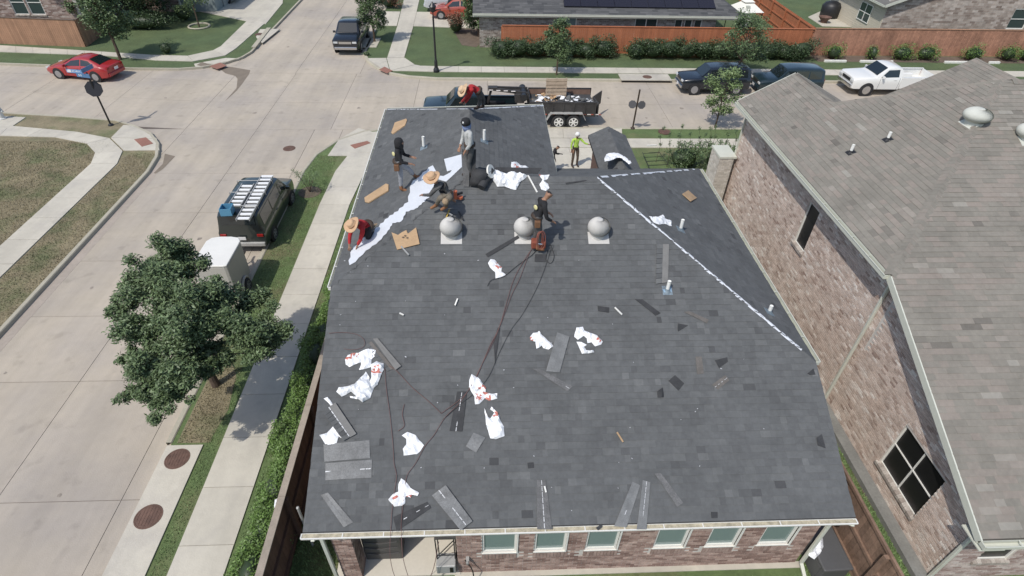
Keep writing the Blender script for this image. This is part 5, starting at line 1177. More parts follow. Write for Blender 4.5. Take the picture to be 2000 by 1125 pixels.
# dump trailer
tr_m = mat('trailer_steel_black', (.045,.042,.04), .55, var=.3, vscale=2); tr_in = mat('trailer_rust_inside', (.19,.12,.09), .8, var=.2, vscale=3)
TX0, TX1, TY0, TY1 = 2.45, 6.0, 29.72, 31.75
t = thing('dump_trailer', 'black gooseneck dump trailer full of torn-off roofing behind the roof', 'trailer', (0,0,0))
for y, mm in ((TY0,tr_m),(TY1,tr_m)):
    b = MB(); b.box(((TX0+TX1)/2,y,1.05), (TX1-TX0,.05,.62)); b.build('side_wall', mm, t)
    b = MB()
    for i in range(7): b.box((TX0+.05+i*(TX1-TX0-.1)/6, y+(-.04 if y == TY0 else .04), 1.05), (.07,.05,.6))
    b.beam((TX0,y,1.38),(TX1,y,1.38),.09,.07); b.build('wall_rib', tr_m, t)
b = MB(); b.box(((TX0+TX1)/2,TY1-.04,1.1),(TX1-TX0-.1,.012,.5)); b.build('wall_lining', tr_in, t)
b = MB(); b.box((TX0,(TY0+TY1)/2,1.05),(.05,TY1-TY0,.62)); b.build('front_wall', tr_m, t)
b = MB(); b.box((TX1+.03,TY0+.5,.98),(.05,1.0,.72),rz=R(10)); b.build('gate_door', tr_m, t); b = MB(); b.box((TX1+.28,TY1-.6,.98),(.05,1.0,.72),rz=R(-35)); b.build('gate_door', tr_m, t)
b = MB(); b.box(((TX0+TX1)/2,(TY0+TY1)/2,.72),(TX1-TX0,TY1-TY0-.06,.06)); b.build('floor', tr_m, t)
b = MB(); b.beam((TX0-.2,TY0+.4,.6),(TX1,TY0+.4,.6),.1,.18); b.beam((TX0-.2,TY1-.4,.6),(TX1,TY1-.4,.6),.1,.18); b.box(((TX0+TX1)/2,TY0+.01,.66),(TX1-TX0,.06,.1)); b.build('frame', tr_m, t)
for i in range(9):
    b = MB(); b.box((TX0+.25+i*.42,TY0-.03,.74),(.2,.012,.045)); b.build('reflector', mat('reflector_white',(.75,.7,.65),.3), t)
    b = MB(); b.box((TX0+.42+i*.42,TY0-.03,.74),(.14,.012,.045)); b.build('reflector', mat('reflector_red',(.4,.08,.05),.3), t)
for x in (4.0,4.8):
    for s, y in ((-1,TY0-.12),(1,TY1+.12)): wheel(t, x, y, .38, .24, s, trimw)
for y in (TY0-.14, TY1+.14):
    b = MB(); b.beam((3.35,y,.5),(3.55,y,.86),.26,.03); b.beam((3.55,y,.86),(5.25,y,.86),.26,.03); b.beam((5.25,y,.86),(5.45,y,.5),.26,.03); b.build('fender', metalg, t)
yc = (TY0+TY1)/2
for s in (-.42,.42): b = MB(); b.beam((TX0,yc+s,.75),(TX0-.15,yc+s,1.55),.1,.14); b.beam((TX0-.1,yc+s*.9,1.6),(.35,yc+s*.2,1.75),.09,.16); b.build('gooseneck_beam', tr_m, t)
b = MB(); b.beam((.4,yc,1.75),(.15,yc,.9),.12,.12); b.box((.45,yc,1.75),(.5,.35,.16)); b.build('coupler', tr_m, t)
b = MB(); b.box((TX0-.55,yc,1.35),(.5,.9,.5)); b.build('toolbox', tr_m, t, bevel=.03)
b = MB(); b.tube([(TX0-.35,yc-.75,1.5),(TX0-.35,yc+.8,1.5)], .19, 12); b.build('tarp_roll', blk, t)
for i in range(4): b = MB(); b.box((TX0-.9-i*.4, yc-.38+.05*i, 1.73), (.22,.07,.02)); b.build('reflector', mat('reflector_white',(.75,.7,.65),.3), t)
# debris load
random.seed(21); b = MB(); c = MB(); d_ = MB()
for i in range(230):
    x, y = rnd(TX0+.15,TX1-.15), rnd(TY0+.15,TY1-.15); z = 1.05+.16*math.sin(x*2)*math.cos(y*3)+rnd(-.05,.08)
    M = (Matrix.Rotation(rnd(0,6),3,'Z') @ Matrix.Rotation(rnd(-.6,.6),3,'X') @ Matrix.Rotation(rnd(-.5,.5),3,'Y'))
    k = random.random(); (b if (x > 4.3 and k < .75) or k < .25 else c if k < .6 else d_).box((x,y,z), (rnd(.15,.42),rnd(.12,.3),rnd(.01,.05)), M=M, tint=rnd(.2,.8))
for q, mm, nm in ((b,shingle_m,'shingle_scraps'),(c,cardboard,'cardboard_scraps'),(d_,bagw,'plastic_scraps')): o = q.build(nm, mm, None, kind='stuff')
b = MB(); b.box(((TX0+TX1)/2,yc,.92),(TX1-TX0-.1,TY1-TY0-.1,.3)); b.build('scrap_base', shingle_m, kind='stuff')
t = thing('pallet', 'pale wooden pallet standing upright in the loaded dump trailer', 'pallet', (3.95,31.2,1.0), R(3)); pal = mat('pallet_wood', (.46,.36,.26), .9, var=.15, vscale=5, tint=.15)
for i in range(6): b = MB(); b.box((0,-.06,.12+i*.19),(1.15,.02,.15), tint=rnd(.2,.8)); b.build('board', pal, t)
for x in (-.54,0,.54): b = MB(); b.box((x,0,.58),(.045,.09,1.15)); b.build('stringer', pal, t)
for i in range(4): b = MB(); b.box((0,.06,.14+i*.28),(1.15,.02,.12)); b.build('board', pal, t)
random.seed(8)
# ================================================================ PEOPLE
skin = mat('skin_tan', (.30,.165,.105), .55); hair = mat('hair_black', (.012,.010,.010), .6)
def cloth(n, c): return mat(n, c, .9, var=.14, vscale=9, bump=.6, bscale=22)
straw = mat('straw_hat', (.58,.42,.27), .85, var=.08, vscale=12, bump=.4, bscale=60)
def person(label, J, top, bottom, shoe, facing=(1,0,0), sleeve=True, glove=None, group=None, hairm=None, belly=1.0, hood=False):
    J = {k: Vector(v) for k, v in J.items()}; base = (J['aL']+J['aR'])/2; base.z = min(J['aL'].z, J['aR'].z)-.06
    t = thing('person', label, 'person', base, 0, group)
    P = []; E_ = []; Rd = []; TG = []
    def v(p, r, tg, par=None):
        P.append(Vector(p)-base); Rd.append(r if isinstance(r, tuple) else (r, r)); TG.append(tg)
        if par is not None: E_.append((par, len(P)-1))
        return len(P)-1
    f = Vector(facing).normalized()
    pel = v(J['pel'], (.145,.115), 'b'); wa = v(J['pel'].lerp(J['che'],.45), (.13*belly,.11*belly), 't', pel); ch = v(J['che'], (.155,.12), 't', wa)
    nk0 = v(J['che'].lerp(J['nek'],.7), (.10,.08), 't', ch); nk = v(J['nek'], .052, 's' if not hood else 't', nk0); hd = J['hed']
    h0 = v(hd-(hd-J['nek'])*.3+f*.02, .072, 's', nk); h1 = v(hd, (.088,.092), 's', h0); h2 = v(hd+(hd-J['nek']).normalized()*.085, (.068,.07), 'h' , h1)
    v(hd+f*.10-(hd-J['nek']).normalized()*.01, .016, 's', h1)      # nose
    e_ = f.cross((hd-J['nek']).normalized()); v(hd+e_*.092, .02, 's', h1); v(hd-e_*.092, .02, 's', h1)   # ears
    for s in 'LR':
        sh = v(J['s'+s], .066, 't', nk0); el = v(J['e'+s], .047, 't' if sleeve else 's', sh); m_ = v(J['e'+s].lerp(J['h'+s],.55), .040, 't' if sleeve else 's', el)
        wr_ = v(J['h'+s]-(J['h'+s]-J['e'+s]).normalized()*.06, .028, 'g' if glove else 's', m_); pm = v(J['h'+s], (.034,.022), 'g' if glove else 's', wr_)
        d = (J['h'+s]-J['e'+s]).normalized(); sd_ = d.cross(Vector((0,0,1))); sd_ = sd_.normalized() if sd_.length > .1 else Vector((1,0,0)); dn = sd_.cross(d)
        for k, (o_, l_) in enumerate(((-.030,.060),(-.010,.072),(.010,.068),(.029,.054))):
            a = v(J['h'+s]+d*.045+sd_*o_, .0105, 'g' if glove else 's', pm); v(J['h'+s]+d*(.045+l_*.75)+sd_*o_*1.15-dn*.02, .009, 'g' if glove else 's', a)
        a = v(J['h'+s]-sd_*.04+d*.005, .012, 'g' if glove else 's', pm); v(J['h'+s]-sd_*.055+d*.045-dn*.012, .010, 'g' if glove else 's', a)
        hp = J['pel']+(J['k'+s]-J['pel']).normalized()*.06+(J['s'+s]-J['che']).normalized()*.085
        hi_ = v(hp, .098, 'b', pel); th = v(hp.lerp(J['k'+s],.5), .085, 'b', hi_); kn = v(J['k'+s], .062, 'b', th); cf = v(J['k'+s].lerp(J['a'+s],.4), .062, 'b', kn); an = v(J['a'+s], .045, 'o', cf)
        ft = J.get('t'+s, J['a'+s]+Vector((f.x,f.y,0)).normalized()*.17-Vector((0,0,.045))); v(J['a'+s].lerp(ft,-.25)-Vector((0,0,.02)), .04, 'o', an); mf = v(J['a'+s].lerp(ft,.55), .042, 'o', an); v(ft, .035, 'o', mf)
    me = bpy.data.meshes.new('body_src'); me.from_pydata([tuple(p) for p in P], E_, []); o = bpy.data.objects.new('body_src', me); COL.objects.link(o)
    sk = o.modifiers.new('skin','SKIN'); sk.use_smooth_shade = True; sk.branch_smoothing = .4
    for i, r_ in enumerate(Rd): me.skin_vertices[0].data[i].radius = r_
    me.skin_vertices[0].data[0].use_root = True
    ss = o.modifiers.new('sub','SUBSURF'); ss.levels = 2; ss.render_levels = 2
    dg = bpy.context.evaluated_depsgraph_get(); m2 = bpy.data.meshes.new_from_object(o.evaluated_get(dg)); bpy.data.objects.remove(o)
    mats = {'s':skin,'t':top,'b':bottom,'o':shoe,'h':hairm or hair,'g':glove or skin}; keys = list(mats); m2.materials.clear()
    for k in keys: m2.materials.append(mats[k])
    A = np.array([P[a] for a,_ in E_]); B = np.array([P[b] for _,b in E_]); tb2 = [TG[b] for a,b in E_]; ta2 = [TG[a] for a,b in E_]; D = B-A; L2 = (D**2).sum(1)
    for pl in m2.polygons:
        c = np.array(pl.center); q = np.clip(((c-A)*D).sum(1)/L2,0,1); dist = np.linalg.norm(A+D*q[:,None]-c,axis=1)/ (1); i = int(np.argmin(dist))
        pl.material_index = keys.index(tb2[i] if q[i] > .5 or tb2[i] == ta2[i] else ta2[i]); pl.use_smooth = True
    m2.name = 'body'; b = bpy.data.objects.new('body', m2); COL.objects.link(b); b.parent = t
    # creases in the cloth
    md = b.modifiers.new('folds','DISPLACE'); tx = bpy.data.textures.get('folds') or bpy.data.textures.new('folds','CLOUDS'); tx.noise_scale = .09; md.texture = tx; md.strength = .022; md.texture_coords = 'LOCAL'
    up_ = (hd-J['nek']).normalized()
    for sg in (-1,1):
        q = MB(); q.lathe((0,0,0), [(.003,-.01),(.011,-.005),(.012,.003),(.006,.01)], 8, M=f.to_track_quat('Z','Y').to_matrix()); q.v = [tuple(Vector(x)+(hd-base)+f*.088+e_*sg*.032+up_*.02) for x in q.v]; q.build('eye', hair, t)
    bb_ = MB(); bb_.lathe((0,0,0), [(.158,-.03),(.162,.0),(.158,.03)], 18); M_ = (J['che']-J['pel']).normalized().to_track_quat('Z','Y').to_matrix()
    bb_.v = [tuple(M_ @ Vector((x,y*.86,z))+(J['pel']-base)+(J['che']-J['pel'])*.12) for x,y,z in bb_.v]; bb_.build('belt', mat('belt_leather', (.045,.028,.018), .7), t, smooth=True)
    if belly > 1 or hood:
        q = MB(); q.box((J['pel']-base)+e_*.17-Vector((0,0,.06)), (.13,.10,.17)); q.build('tool_pouch', mat('pouch_leather', (.16,.08,.04), .8), t, bevel=.015)
    return t, base
def put(t, name, mb, m, base, origin, zdir, smooth=True):
    M = Vector(zdir).normalized().to_track_quat('Z','Y').to_matrix(); o_ = Vector(origin)-base
    mb.v = [tuple(M @ Vector(x)+o_) for x in mb.v]; return mb.build(name, m, t, smooth=smooth)
def strawhat(t, base, hed, zdir, m=straw, r=.25):
    b = MB(); n = 28; prof = [(.10,.0),(.115,.0),(r*.7,-.012),(r,.012),(r-.004,.024),(r*.7,.002),(.112,.014),(.105,.09),(.085,.125),(.03,.12),(.005,.112)]
    b.lathe((0,0,0), prof, n); b.v = [(x,y,z+.03*math.sin(2*math.atan2(y,x))*(math.hypot(x,y)/r)**2) for x,y,z in b.v]
    h = put(t, 'straw_hat', b, m, base, Vector(hed)+Vector(zdir).normalized()*.055, zdir)
    b = MB(); b.lathe((0,0,.012), [(.113,0),(.111,.025)], 20); put(h, 'hat_band', b, mat('hat_band', (.22,.10,.05), .8), base, Vector(hed)+Vector(zdir).normalized()*.055, zdir)
def stand(p, f, h=1.72, lean=0.0, arms=None, stance=.13):
    p = Vector(p); f = Vector((f[0],f[1],0)).normalized(); s = Vector((-f.y,f.x,0)); k = h/1.72; Z = Vector((0,0,1))
    J = dict(pel=p+Z*.95*k-f*.03, che=p+Z*1.30*k+f*lean*.5, nek=p+Z*1.47*k+f*lean*.85, hed=p+Z*1.60*k+f*(lean*1.1+.02))
    for n, sg in (('L',1),('R',-1)):
        J['s'+n] = J['che']+s*sg*.185*k+Z*.09*k; J['e'+n] = J['s'+n]+s*sg*.05-Z*.29*k+f*.0; J['h'+n] = J['e'+n]-Z*.25*k+f*.08
        J['k'+n] = p+s*sg*stance*.9+Z*.49*k+f*.04; J['a'+n] = p+s*sg*stance+Z*.08
    if arms:
        for a, d in arms.items(): J[a] = J['s'+a[1]]+f*d[0]+s*d[1]+Z*d[2]
    return J
cblack = cloth('cloth_black', (.016,.016,.018)); cgrey = cloth('cloth_grey', (.25,.26,.28)); clgrey = cloth('cloth_pale_grey', (.42,.43,.42)); cdg = cloth('cloth_dark_grey', (.085,.085,.085)); cred = cloth('cloth_red', (.40,.022,.026)); cbrown = cloth('cloth_brown', (.085,.062,.045)); clime = cloth('cloth_lime', (.42,.62,.10)); ctan = cloth('cloth_tan', (.30,.22,.14))
boot_m = mat('work_boot', (.22,.105,.05), .8, var=.1); boot_d = mat('dark_boot', (.05,.035,.03), .8); nailer = mat('tool_orange', (.50,.13,.06), .5)
# hooded worker in black, grey trousers
p = onWL(786,372,.02); J = stand(p, (1,-.1), 1.44, .05, {'eL':(.08,.06,-.25),'hL':(.32,-.02,-.27),'eR':(.10,-.06,-.25),'hR':(.33,.02,-.32)})
J['aL'] = onWL(786,374,.08); J['kL'] = J['aL'].lerp(J['pel'],.47)+Vector((.03,0,0)); J['aR'] = onWL(812,348,.08); J['kR'] = J['aR'].lerp(J['pel'],.5)+Vector((.06,0,0))
t, bs = person('standing worker with a black hood, black jersey and pale grey trousers near the left eave', J, cblack, cgrey, boot_m, (1,-.1,0), hood=True)
b = MB(); b.lathe((0,0,0), [(.112,-.12),(.118,-.03),(.112,.06),(.08,.115),(.02,.13)], 16); put(t, 'hood', b, cblack, bs, J['hed']+Vector((-.025,0,.0)), (.0,0,1))
b = MB(); c_ = J['che']+Vector((-.125,-.06,-.02)); b.lathe((0,0,0), [(.055,0),(.055,.01),(.03,.012)], 14); put(t, 'jersey_print', b, mat('print_yellow', (.62,.58,.30), .7), bs, c_, (-.7,-.7,.1))
# worker in pale shirt and black cap
p = onN(917,346,.02); J = stand(p, (-1,-.45), 1.50, .03, {'eL':(.03,.04,-.26),'hL':(.14,-.04,-.46),'eR':(.05,-.04,-.26),'hR':(.18,.06,-.44)}, .09)
t, bs = person('standing worker in a pale grey shirt and black cap holding long shingle strips', J, clgrey, cdg, boot_d, (-1,-.4,0))
b = MB(); b.lathe((0,0,0), [(.108,-.04),(.113,.02),(.095,.08),(.04,.11),(.005,.115)], 18); hc_ = put(t, 'cap', b, cblack, bs, J['hed']+Vector((0,0,.035)), (-.05,-.1,1))
b = MB(); b.box((0,.14,0),(.16,.12,.012)); bb = put(t, 'cap_visor', b, cblack, bs, J['hed']+Vector((-.09,-.12,.02)), (-.1,-.2,1)); 
b = MB(); b.box((0,0,0),(.035,.012,.05)); put(t, 'cap_badge', b, signw, bs, J['hed']+Vector((-.06,-.105,.07)), (0,0,1))
b = MB(); b.lathe((0,0,0), [(.08,-.16),(.105,-.08),(.104,.02)], 14); put(t, 'neck_cloth', b, mat('cloth_blue', (.18,.23,.38), .9), bs, J['hed']+Vector((.015,.03,-.02)), (0,0,1))
# worker in black in the middle, back half turned
p = onN(1046,486,.02); J = stand(p, (1,.25), 1.54, .18, {'eL':(.06,.07,-.28),'hL':(.28,-.02,-.44),'eR':(.05,-.06,-.29),'hR':(.25,.02,-.46)})
t, bs = person('worker in black with short dark hair standing behind the middle roof ventilator', J, cblack, cdg, boot_m, (1,.1,-.45), belly=1.15)
b = MB(); b.lathe((0,0,0), [(.06,0),(.06,.01),(.03,.012)], 14); put(t, 'jersey_print', b, mat('print_yellow', (.6,.55,.3)), bs, J['che']+Vector((-.145,-.08,.0)), (-.8,-.6,.1))
# crouching worker with hat
zb = onN(855,398).z; A_ = lambda x, y, z: at(x, y, zb+z)
J = dict(pel=A_(876,382,.42), che=A_(862,366,.62), nek=A_(852,356,.74), hed=A_(845,350,.82), sL=A_(849,370,.62), eL=A_(840,381,.42), hL=A_(824,381,.12), sR=A_(868,366,.66), eR=A_(880,382,.40), hR=A_(886,390,.22), kL=A_(858,388,.40), aL=A_(852,401,.09), kR=A_(872,392,.42), aR=A_(870,404,.10))
J['tL'] = J['aL']+Vector((-.14,-.08,-.04)); J['tR'] = J['aR']+Vector((-.12,-.10,-.04))
t, bs = person('crouching worker in grey with a straw hat reaching over the white underlay', J, cdg, cloth('cloth_khaki_dark', (.15,.13,.10)), boot_m, (-.8,-.35,-.4), group=None)
strawhat(t, bs, J['hed'], (-.25,-.25,1), mat('straw_hat_tan', (.50,.33,.20), .85, var=.08, vscale=12), .205)
b = MB(); b.lathe((0,0,0), [(.07,-.02),(.085,.0),(.06,.05),(.01,.06)], 12); put(t, 'knee_pad', b, ctan, bs, J['kR']+Vector((-.02,-.05,.01)), (-.3,-1,.5))
# nail gun
def nailgun(p, lab, rz=0):
    t = thing('nail_gun', lab, 'nail gun', p, rz); b = MB(); b.tube([(0,0,.05),(0,0,.24)], .042, 12); b.tube([(0,0,.24),(0,0,.27)], .05, 12); b.build('body', nailer, t); b = MB(); b.beam((0,0,.16),(.2,0,.16),.04,.05); b.build('handle', black_pl, t); b = MB(); b.lathe((.13,0,.02), [(.07,0),(.07,.05)], 14); b.build('magazine', nailer, t); b = MB(); b.tube([(0,0,.05),(0,0,-.0)], .018, 8); b.build('nose', metalg, t)
    return t
nailgun(A_(890,392,.06), 'orange nail gun lying beside the crouching worker in grey', .6)
# red worker kneeling at left eave
zb = onWL(700,470).z; A_ = lambda x, y, z: at(x, y, zb+z)
J = dict(pel=A_(720,440,.40), che=A_(707,436,.56), nek=A_(698,437,.62), hed=A_(691,441,.66), sL=A_(709,450,.52), eL=A_(704,468,.28), hL=A_(697,482,.06), sR=A_(690,437,.56), eR=A_(683,462,.28), hR=A_(682,483,.04), kL=A_(718,466,.16), aL=A_(734,450,.12), kR=A_(706,462,.16), aR=A_(728,440,.16))
J['tL'] = J['aL']+Vector((.14,.06,-.03)); J['tR'] = J['aR']+Vector((.14,.08,-.03))
t, bs = person('kneeling worker in red with a straw hat at the left eave', J, cred, cblack, ctan, (-.6,-.7,-.5))
strawhat(t, bs, J['hed'], (-.55,-.45,1), mat('straw_hat_tan', (.50,.33,.20), .85, var=.08, vscale=12), .21)
# red worker bending at the far end of the ridge
zb = onWL(915,212).z; A_ = lambda x, y, z: at(x, y, zb+z)
J = dict(pel=A_(936,178,.72), che=A_(922,170,.86), nek=A_(915,172,.88), hed=A_(908,178,.86), sL=A_(915,182,.82), eL=A_(909,192,.50), hL=A_(901,200,.10), sR=A_(922,176,.92), eR=A_(916,190,.56), hR=A_(908,202,.12), kL=A_(938,194,.42), aL=A_(934,210,.10), kR=A_(944,192,.40), aR=A_(944,208,.08))
J['tL'] = J['aL']+Vector((-.15,0,-.04)); J['tR'] = J['aR']+Vector((-.15,0,-.04))
t, bs = person('worker in red with a straw hat bending over the far ridge end', J, cred, cdg, boot_d, (-1,-.3,-.5))
strawhat(t, bs, J['hed'], (-.9,-.3,.75), straw, .21)
# lime worker on the ground
p = Vector((4.3,24.95,.135)); J = stand(p, (.25,-1), 1.74, .02, {'eL':(.10,.20,-.20),'hL':(.16,.42,-.26),'eR':(.0,-.07,-.28),'hR':(.06,-.06,-.52)})
t, bs = person('worker in a lime green shirt and white cap standing on the driveway', J, clime, cbrown, boot_d, (.5,-1,0))
b = MB(); b.lathe((0,0,0), [(.112,-.06),(.115,.02),(.095,.08),(.04,.115),(.005,.12)], 18); put(t, 'white_cap', b, cloth('cloth_white', (.75,.75,.74)), bs, J['hed']+Vector((0,.02,.03)), (0,.15,1))
# dark-clad figure modelled in place of an unidentified dark shape
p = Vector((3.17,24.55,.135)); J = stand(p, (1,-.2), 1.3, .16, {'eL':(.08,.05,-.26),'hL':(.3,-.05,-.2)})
t, bs = person('stand-in figure in dark clothing partly hidden beyond the wing roof edge on the driveway', J, cblack, cblack, boot_d, (1,-.2,0), glove=cblack, hood=True)

# ================================================================ THINGS ON THE ROOF
random.seed(30)
def crumple(name, pix, plane, lab, cat, m, h=.07, red=(), group=None, res=.055, seed=0, extra=()):
    """a crumpled sheet lying on a slope; pix is its outline"""
    n = plane[0].normalized(); pts = [onplane(x, y, plane[0], plane[1], .012) for x, y in pix]
    bm = bmesh.new(); f = bm.faces.new([bm.verts.new(p) for p in pts]); 
    bmesh.ops.triangulate(bm, faces=[f])
    for _ in range(6):
        L_ = [e for e in bm.edges if e.calc_length() > res*1.5]
        if not L_: break
        bmesh.ops.subdivide_edges(bm, edges=L_, cuts=1, use_grid_fill=False); bmesh.ops.triangulate(bm, faces=[q for q in bm.faces if len(q.verts) > 3])
    bmesh.ops.beautify_fill(bm, faces=bm.faces, edges=[e for e in bm.edges if not e.is_boundary])
    for v in bm.verts:
        p = v.co; k = Vector((seed*3.1, seed*1.7, 0)); r1 = abs(noise.noise(p*3.2+k)); r2 = 1-abs(noise.noise(p*7+k))*2.0; r3 = noise.noise(p*16+k)
        edge = .25 if v.is_boundary else 1
        v.co = p+n*(h*edge*(.45*r1*2+.55*max(0,r2))+.01*r3+.004)+Vector((noise.noise(p*9+k),noise.noise(p*9-k),0))*.012
    bmesh.ops.recalc_face_normals(bm, faces=bm.faces)
    me = bpy.data.meshes.new(name); 
    spots = [onplane(x, y, plane[0], plane[1], .02) for x, y, _ in red]
    me.materials.append(m); me.materials.append(bagr); me.materials.append(cardboard)
    for q in bm.faces:
        c = q.calc_center_median()
        for s_, (_, _, r_) in zip(spots, red):
            dd = (c-s_).length
            if (dd < r_*.72 and dd > r_*.32 and noise.noise(c*16) > -.1): q.material_index = 1
    bm.to_mesh(me); bm.free()
    o = bpy.data.objects.new(name, me); COL.objects.link(o); sd_ = o.modifiers.new('thickness','SOLIDIFY'); sd_.thickness = .004
    tag(o, lab, cat, group); return o
PNn = (nN, pN); PWL = (nWL, pWL); PWR = (nWR, pWR); PHR = (nHR, pHR)
GB = 'torn plastic shingle wrappers on the charcoal roof'
def bag(pix, lab, red=(), pl=PNn, h=.07, seed=0): return crumple('plastic_wrapper', pix, pl, lab, 'plastic bag', bagw, h, red, GB, seed=seed)
bag([(953,515),(958,507),(966,508),(975,518),(980,523),(979,531),(988,537),(976,544),(968,545),(967,532),(957,524)], 'white wrapper with red print below the middle ventilator', [(973,520,.12)], seed=1)
bag([(1035,659),(1041,651),(1050,650),(1053,647),(1058,655),(1081,677),(1071,683),(1061,681),(1058,676),(1047,682),(1046,668),(1036,665)], 'small white wrapper, left one of the pair in the roof centre', [(1040,662,.07)], seed=2)
bag([(1125,641),(1138,639),(1141,646),(1156,652),(1166,656),(1177,668),(1174,674),(1162,677),(1155,669),(1147,671),(1146,662),(1140,657),(1129,664),(1121,658)], 'white wrapper with faint red print, right one of the pair in the roof centre', [(1170,664,.11)], seed=3)
bag([(1126,668),(1135,669),(1146,674),(1140,678),(1144,685),(1159,685),(1160,689),(1137,692),(1132,681)], 'thin white plastic scrap just under the right central wrapper', seed=4)
bag([(675,702),(680,694),(690,690),(700,690),(711,684),(723,681),(734,685),(733,696),(726,703),(725,718),(710,722),(701,723),(706,713),(706,708),(695,712),(683,718),(676,712)], 'white wrapper with a thin red edge, uppermost of the left pile', [(682,697,.12),(697,691,.11)], seed=5)
bag([(726,712),(736,706),(750,711),(750,722),(744,736),(738,752),(727,762),(721,748),(726,738),(725,728)], 'white wrapper with a big red print ring in the left pile', [(737,722,.16)], seed=6, h=.1)
bag([(715,726),(722,738),(722,745),(730,760),(723,778),(709,787),(702,781),(685,777),(684,774),(697,775),(687,766),(668,776),(658,765),(662,757),(680,755),(694,750)], 'large plain white wrapper at the bottom of the left pile', h=.13, seed=7)
bag([(921,731),(934,738),(949,757),(949,767),(962,770),(971,769),(971,779),(955,783),(947,778),(943,783),(936,790),(928,790),(926,774),(916,757),(917,742)], 'white wrapper with red stripe, upper of the two right of the dark hoses', [(944,762,.16),(936,775,.12),(955,778,.1)], seed=8)
bag([(946,797),(953,815),(958,818),(966,806),(957,800),(960,795),(972,806),(977,822),(984,834),(985,852),(968,858),(958,856),(950,830)], 'long white wrapper with a dark gap, lower of the two right of the dark hoses', [(968,810,.09)], seed=9)
bag([(785,851),(796,844),(812,850),(828,870),(822,880),(815,887),(789,890),(787,877),(794,868),(794,858)], 'white wrapper with a wide lower end lying by the red hose', seed=10)
bag([(784,934),(792,940),(802,953),(819,963),(816,969),(804,966),(802,972),(793,969),(791,983),(786,988),(770,990),(759,976),(768,964),(778,960),(778,945)], 'white wrapper with a red corner over the hoses near the front eave', [(770,966,.12),(800,969,.06)], seed=11)
bag([(625,850),(640,845),(652,832),(668,846),(676,854),(673,860),(662,852),(658,866),(637,870)], 'white wrapper poking out under the bright framed shingle bundle', seed=12, h=.05)
bag([(998,318),(1008,317),(1016,324),(1031,328),(1031,334),(1014,338),(1004,334),(997,327)], 'white wrapper with a round red print just over the roof ridge', [(1007,327,.13)], pl=PWR, seed=13)
bag([(956,336),(966,332),(990,341),(1012,338),(1030,345),(1024,352),(1016,357),(1008,372),(998,370),(985,366),(971,366),(962,352)], 'wide ribbed white wrapper heap beside the dark felt roll', [(1014,349,.09)], seed=14, h=.14)
bag([(1052,342),(1061,343),(1073,342),(1070,350),(1062,354),(1070,360),(1073,368),(1066,374),(1057,371),(1053,362),(1060,353)], 'white wrapper folded in two behind the head of the middle worker', [(1057,344,.08)], seed=15)
bag([(1180,311),(1184,303),(1208,301),(1212,303),(1222,309),(1233,320),(1228,322),(1213,310),(1206,309),(1190,316),(1181,317)], 'white wrapper draped across the small entry gable', pl=(Vector((0,.2,1)), Vector((4.53,17.5,4.5))), seed=16)
bag([(1266,424),(1282,426),(1292,421),(1299,428),(1310,434),(1311,443),(1298,439),(1286,440),(1276,436)], 'white wrapper on the right hip slope beside the white hip strip', pl=PHR, seed=17)
bag([(633,778),(640,776),(650,790),(648,795)], 'tiny white plastic corner at the top of the framed shingle bundle', seed=18, h=.02)
crumple('plastic_wrapper', [(1577,1085),(1592,1050),(1606,1052),(1607,1068),(1600,1082),(1588,1093)], (Vector((0,-.3,1)), Vector((7.5,5.7,.75))), 'crumpled white bag stuffed beside the right corner downspout', 'plastic bag', bagw, .2, seed=19)
crumple('plastic_wrapper', [(537,977),(548,972),(549,985),(543,1000),(536,992)], (Vector((0,0,1)), Vector((-4.9,7,1.25))), 'white and red scrap caught in the hedge by the brown fence', 'plastic bag', bagw, .06, [(546,976,.08)], seed=20)
# blue foil at the vent pipe
crumple('foil_scrap', [(1293,566),(1310,562),(1312,570),(1297,572)], PNn, 'small crumpled blue foil at the vent pipe foot', 'scrap', mat('blue_foil', (.30,.42,.52), .3, metal=.3), .03, seed=22)
def card(pix, pl, lab, t_=.02, cat='cardboard', m=cardboard, h=.015, name='cardboard_sheet', lift=.03):
    n = pl[0].normalized(); b = MB(); P_ = [onplane(x,y,pl[0],pl[1],lift+rnd(0,h)) for x,y in pix]; b.prism(P_, t_, down=-n); return tag(b.build(name, m), lab, cat)
GC = None
card([(765,261),(772,241),(794,233),(796,236),(792,246),(768,263)], PWL, 'flat cardboard piece near the far left wing edge', .03)
card([(714,396),(713,388),(755,361),(760,362),(760,374),(721,398)], PWL, 'long cardboard piece near the left eave beside the hooded worker', .03)
card([(765,455),(778,460),(785,455),(794,451),(797,458),(813,446),(820,478),(776,489)], PNn, 'torn jagged cardboard sheet with small holes left of the left ventilator', .02)
card([(1331,381),(1343,373),(1360,388),(1347,396)], PHR, 'small brown cardboard square on the right hip slope', .02, h=.04)
for x, y in ((792,462),(796,466),(788,465)):
    b = MB(); q = onN(x,y,.046); b.lathe(q, [(.03,-.001),(.02,.001)], 8); b.v = b.v; tag(b.build('torn_hole', soil), {792:'middle small dark tear in the jagged cardboard sheet',796:'lowest small dark tear in the jagged cardboard sheet',788:'left small dark tear in the jagged cardboard sheet'}[x], 'tear')
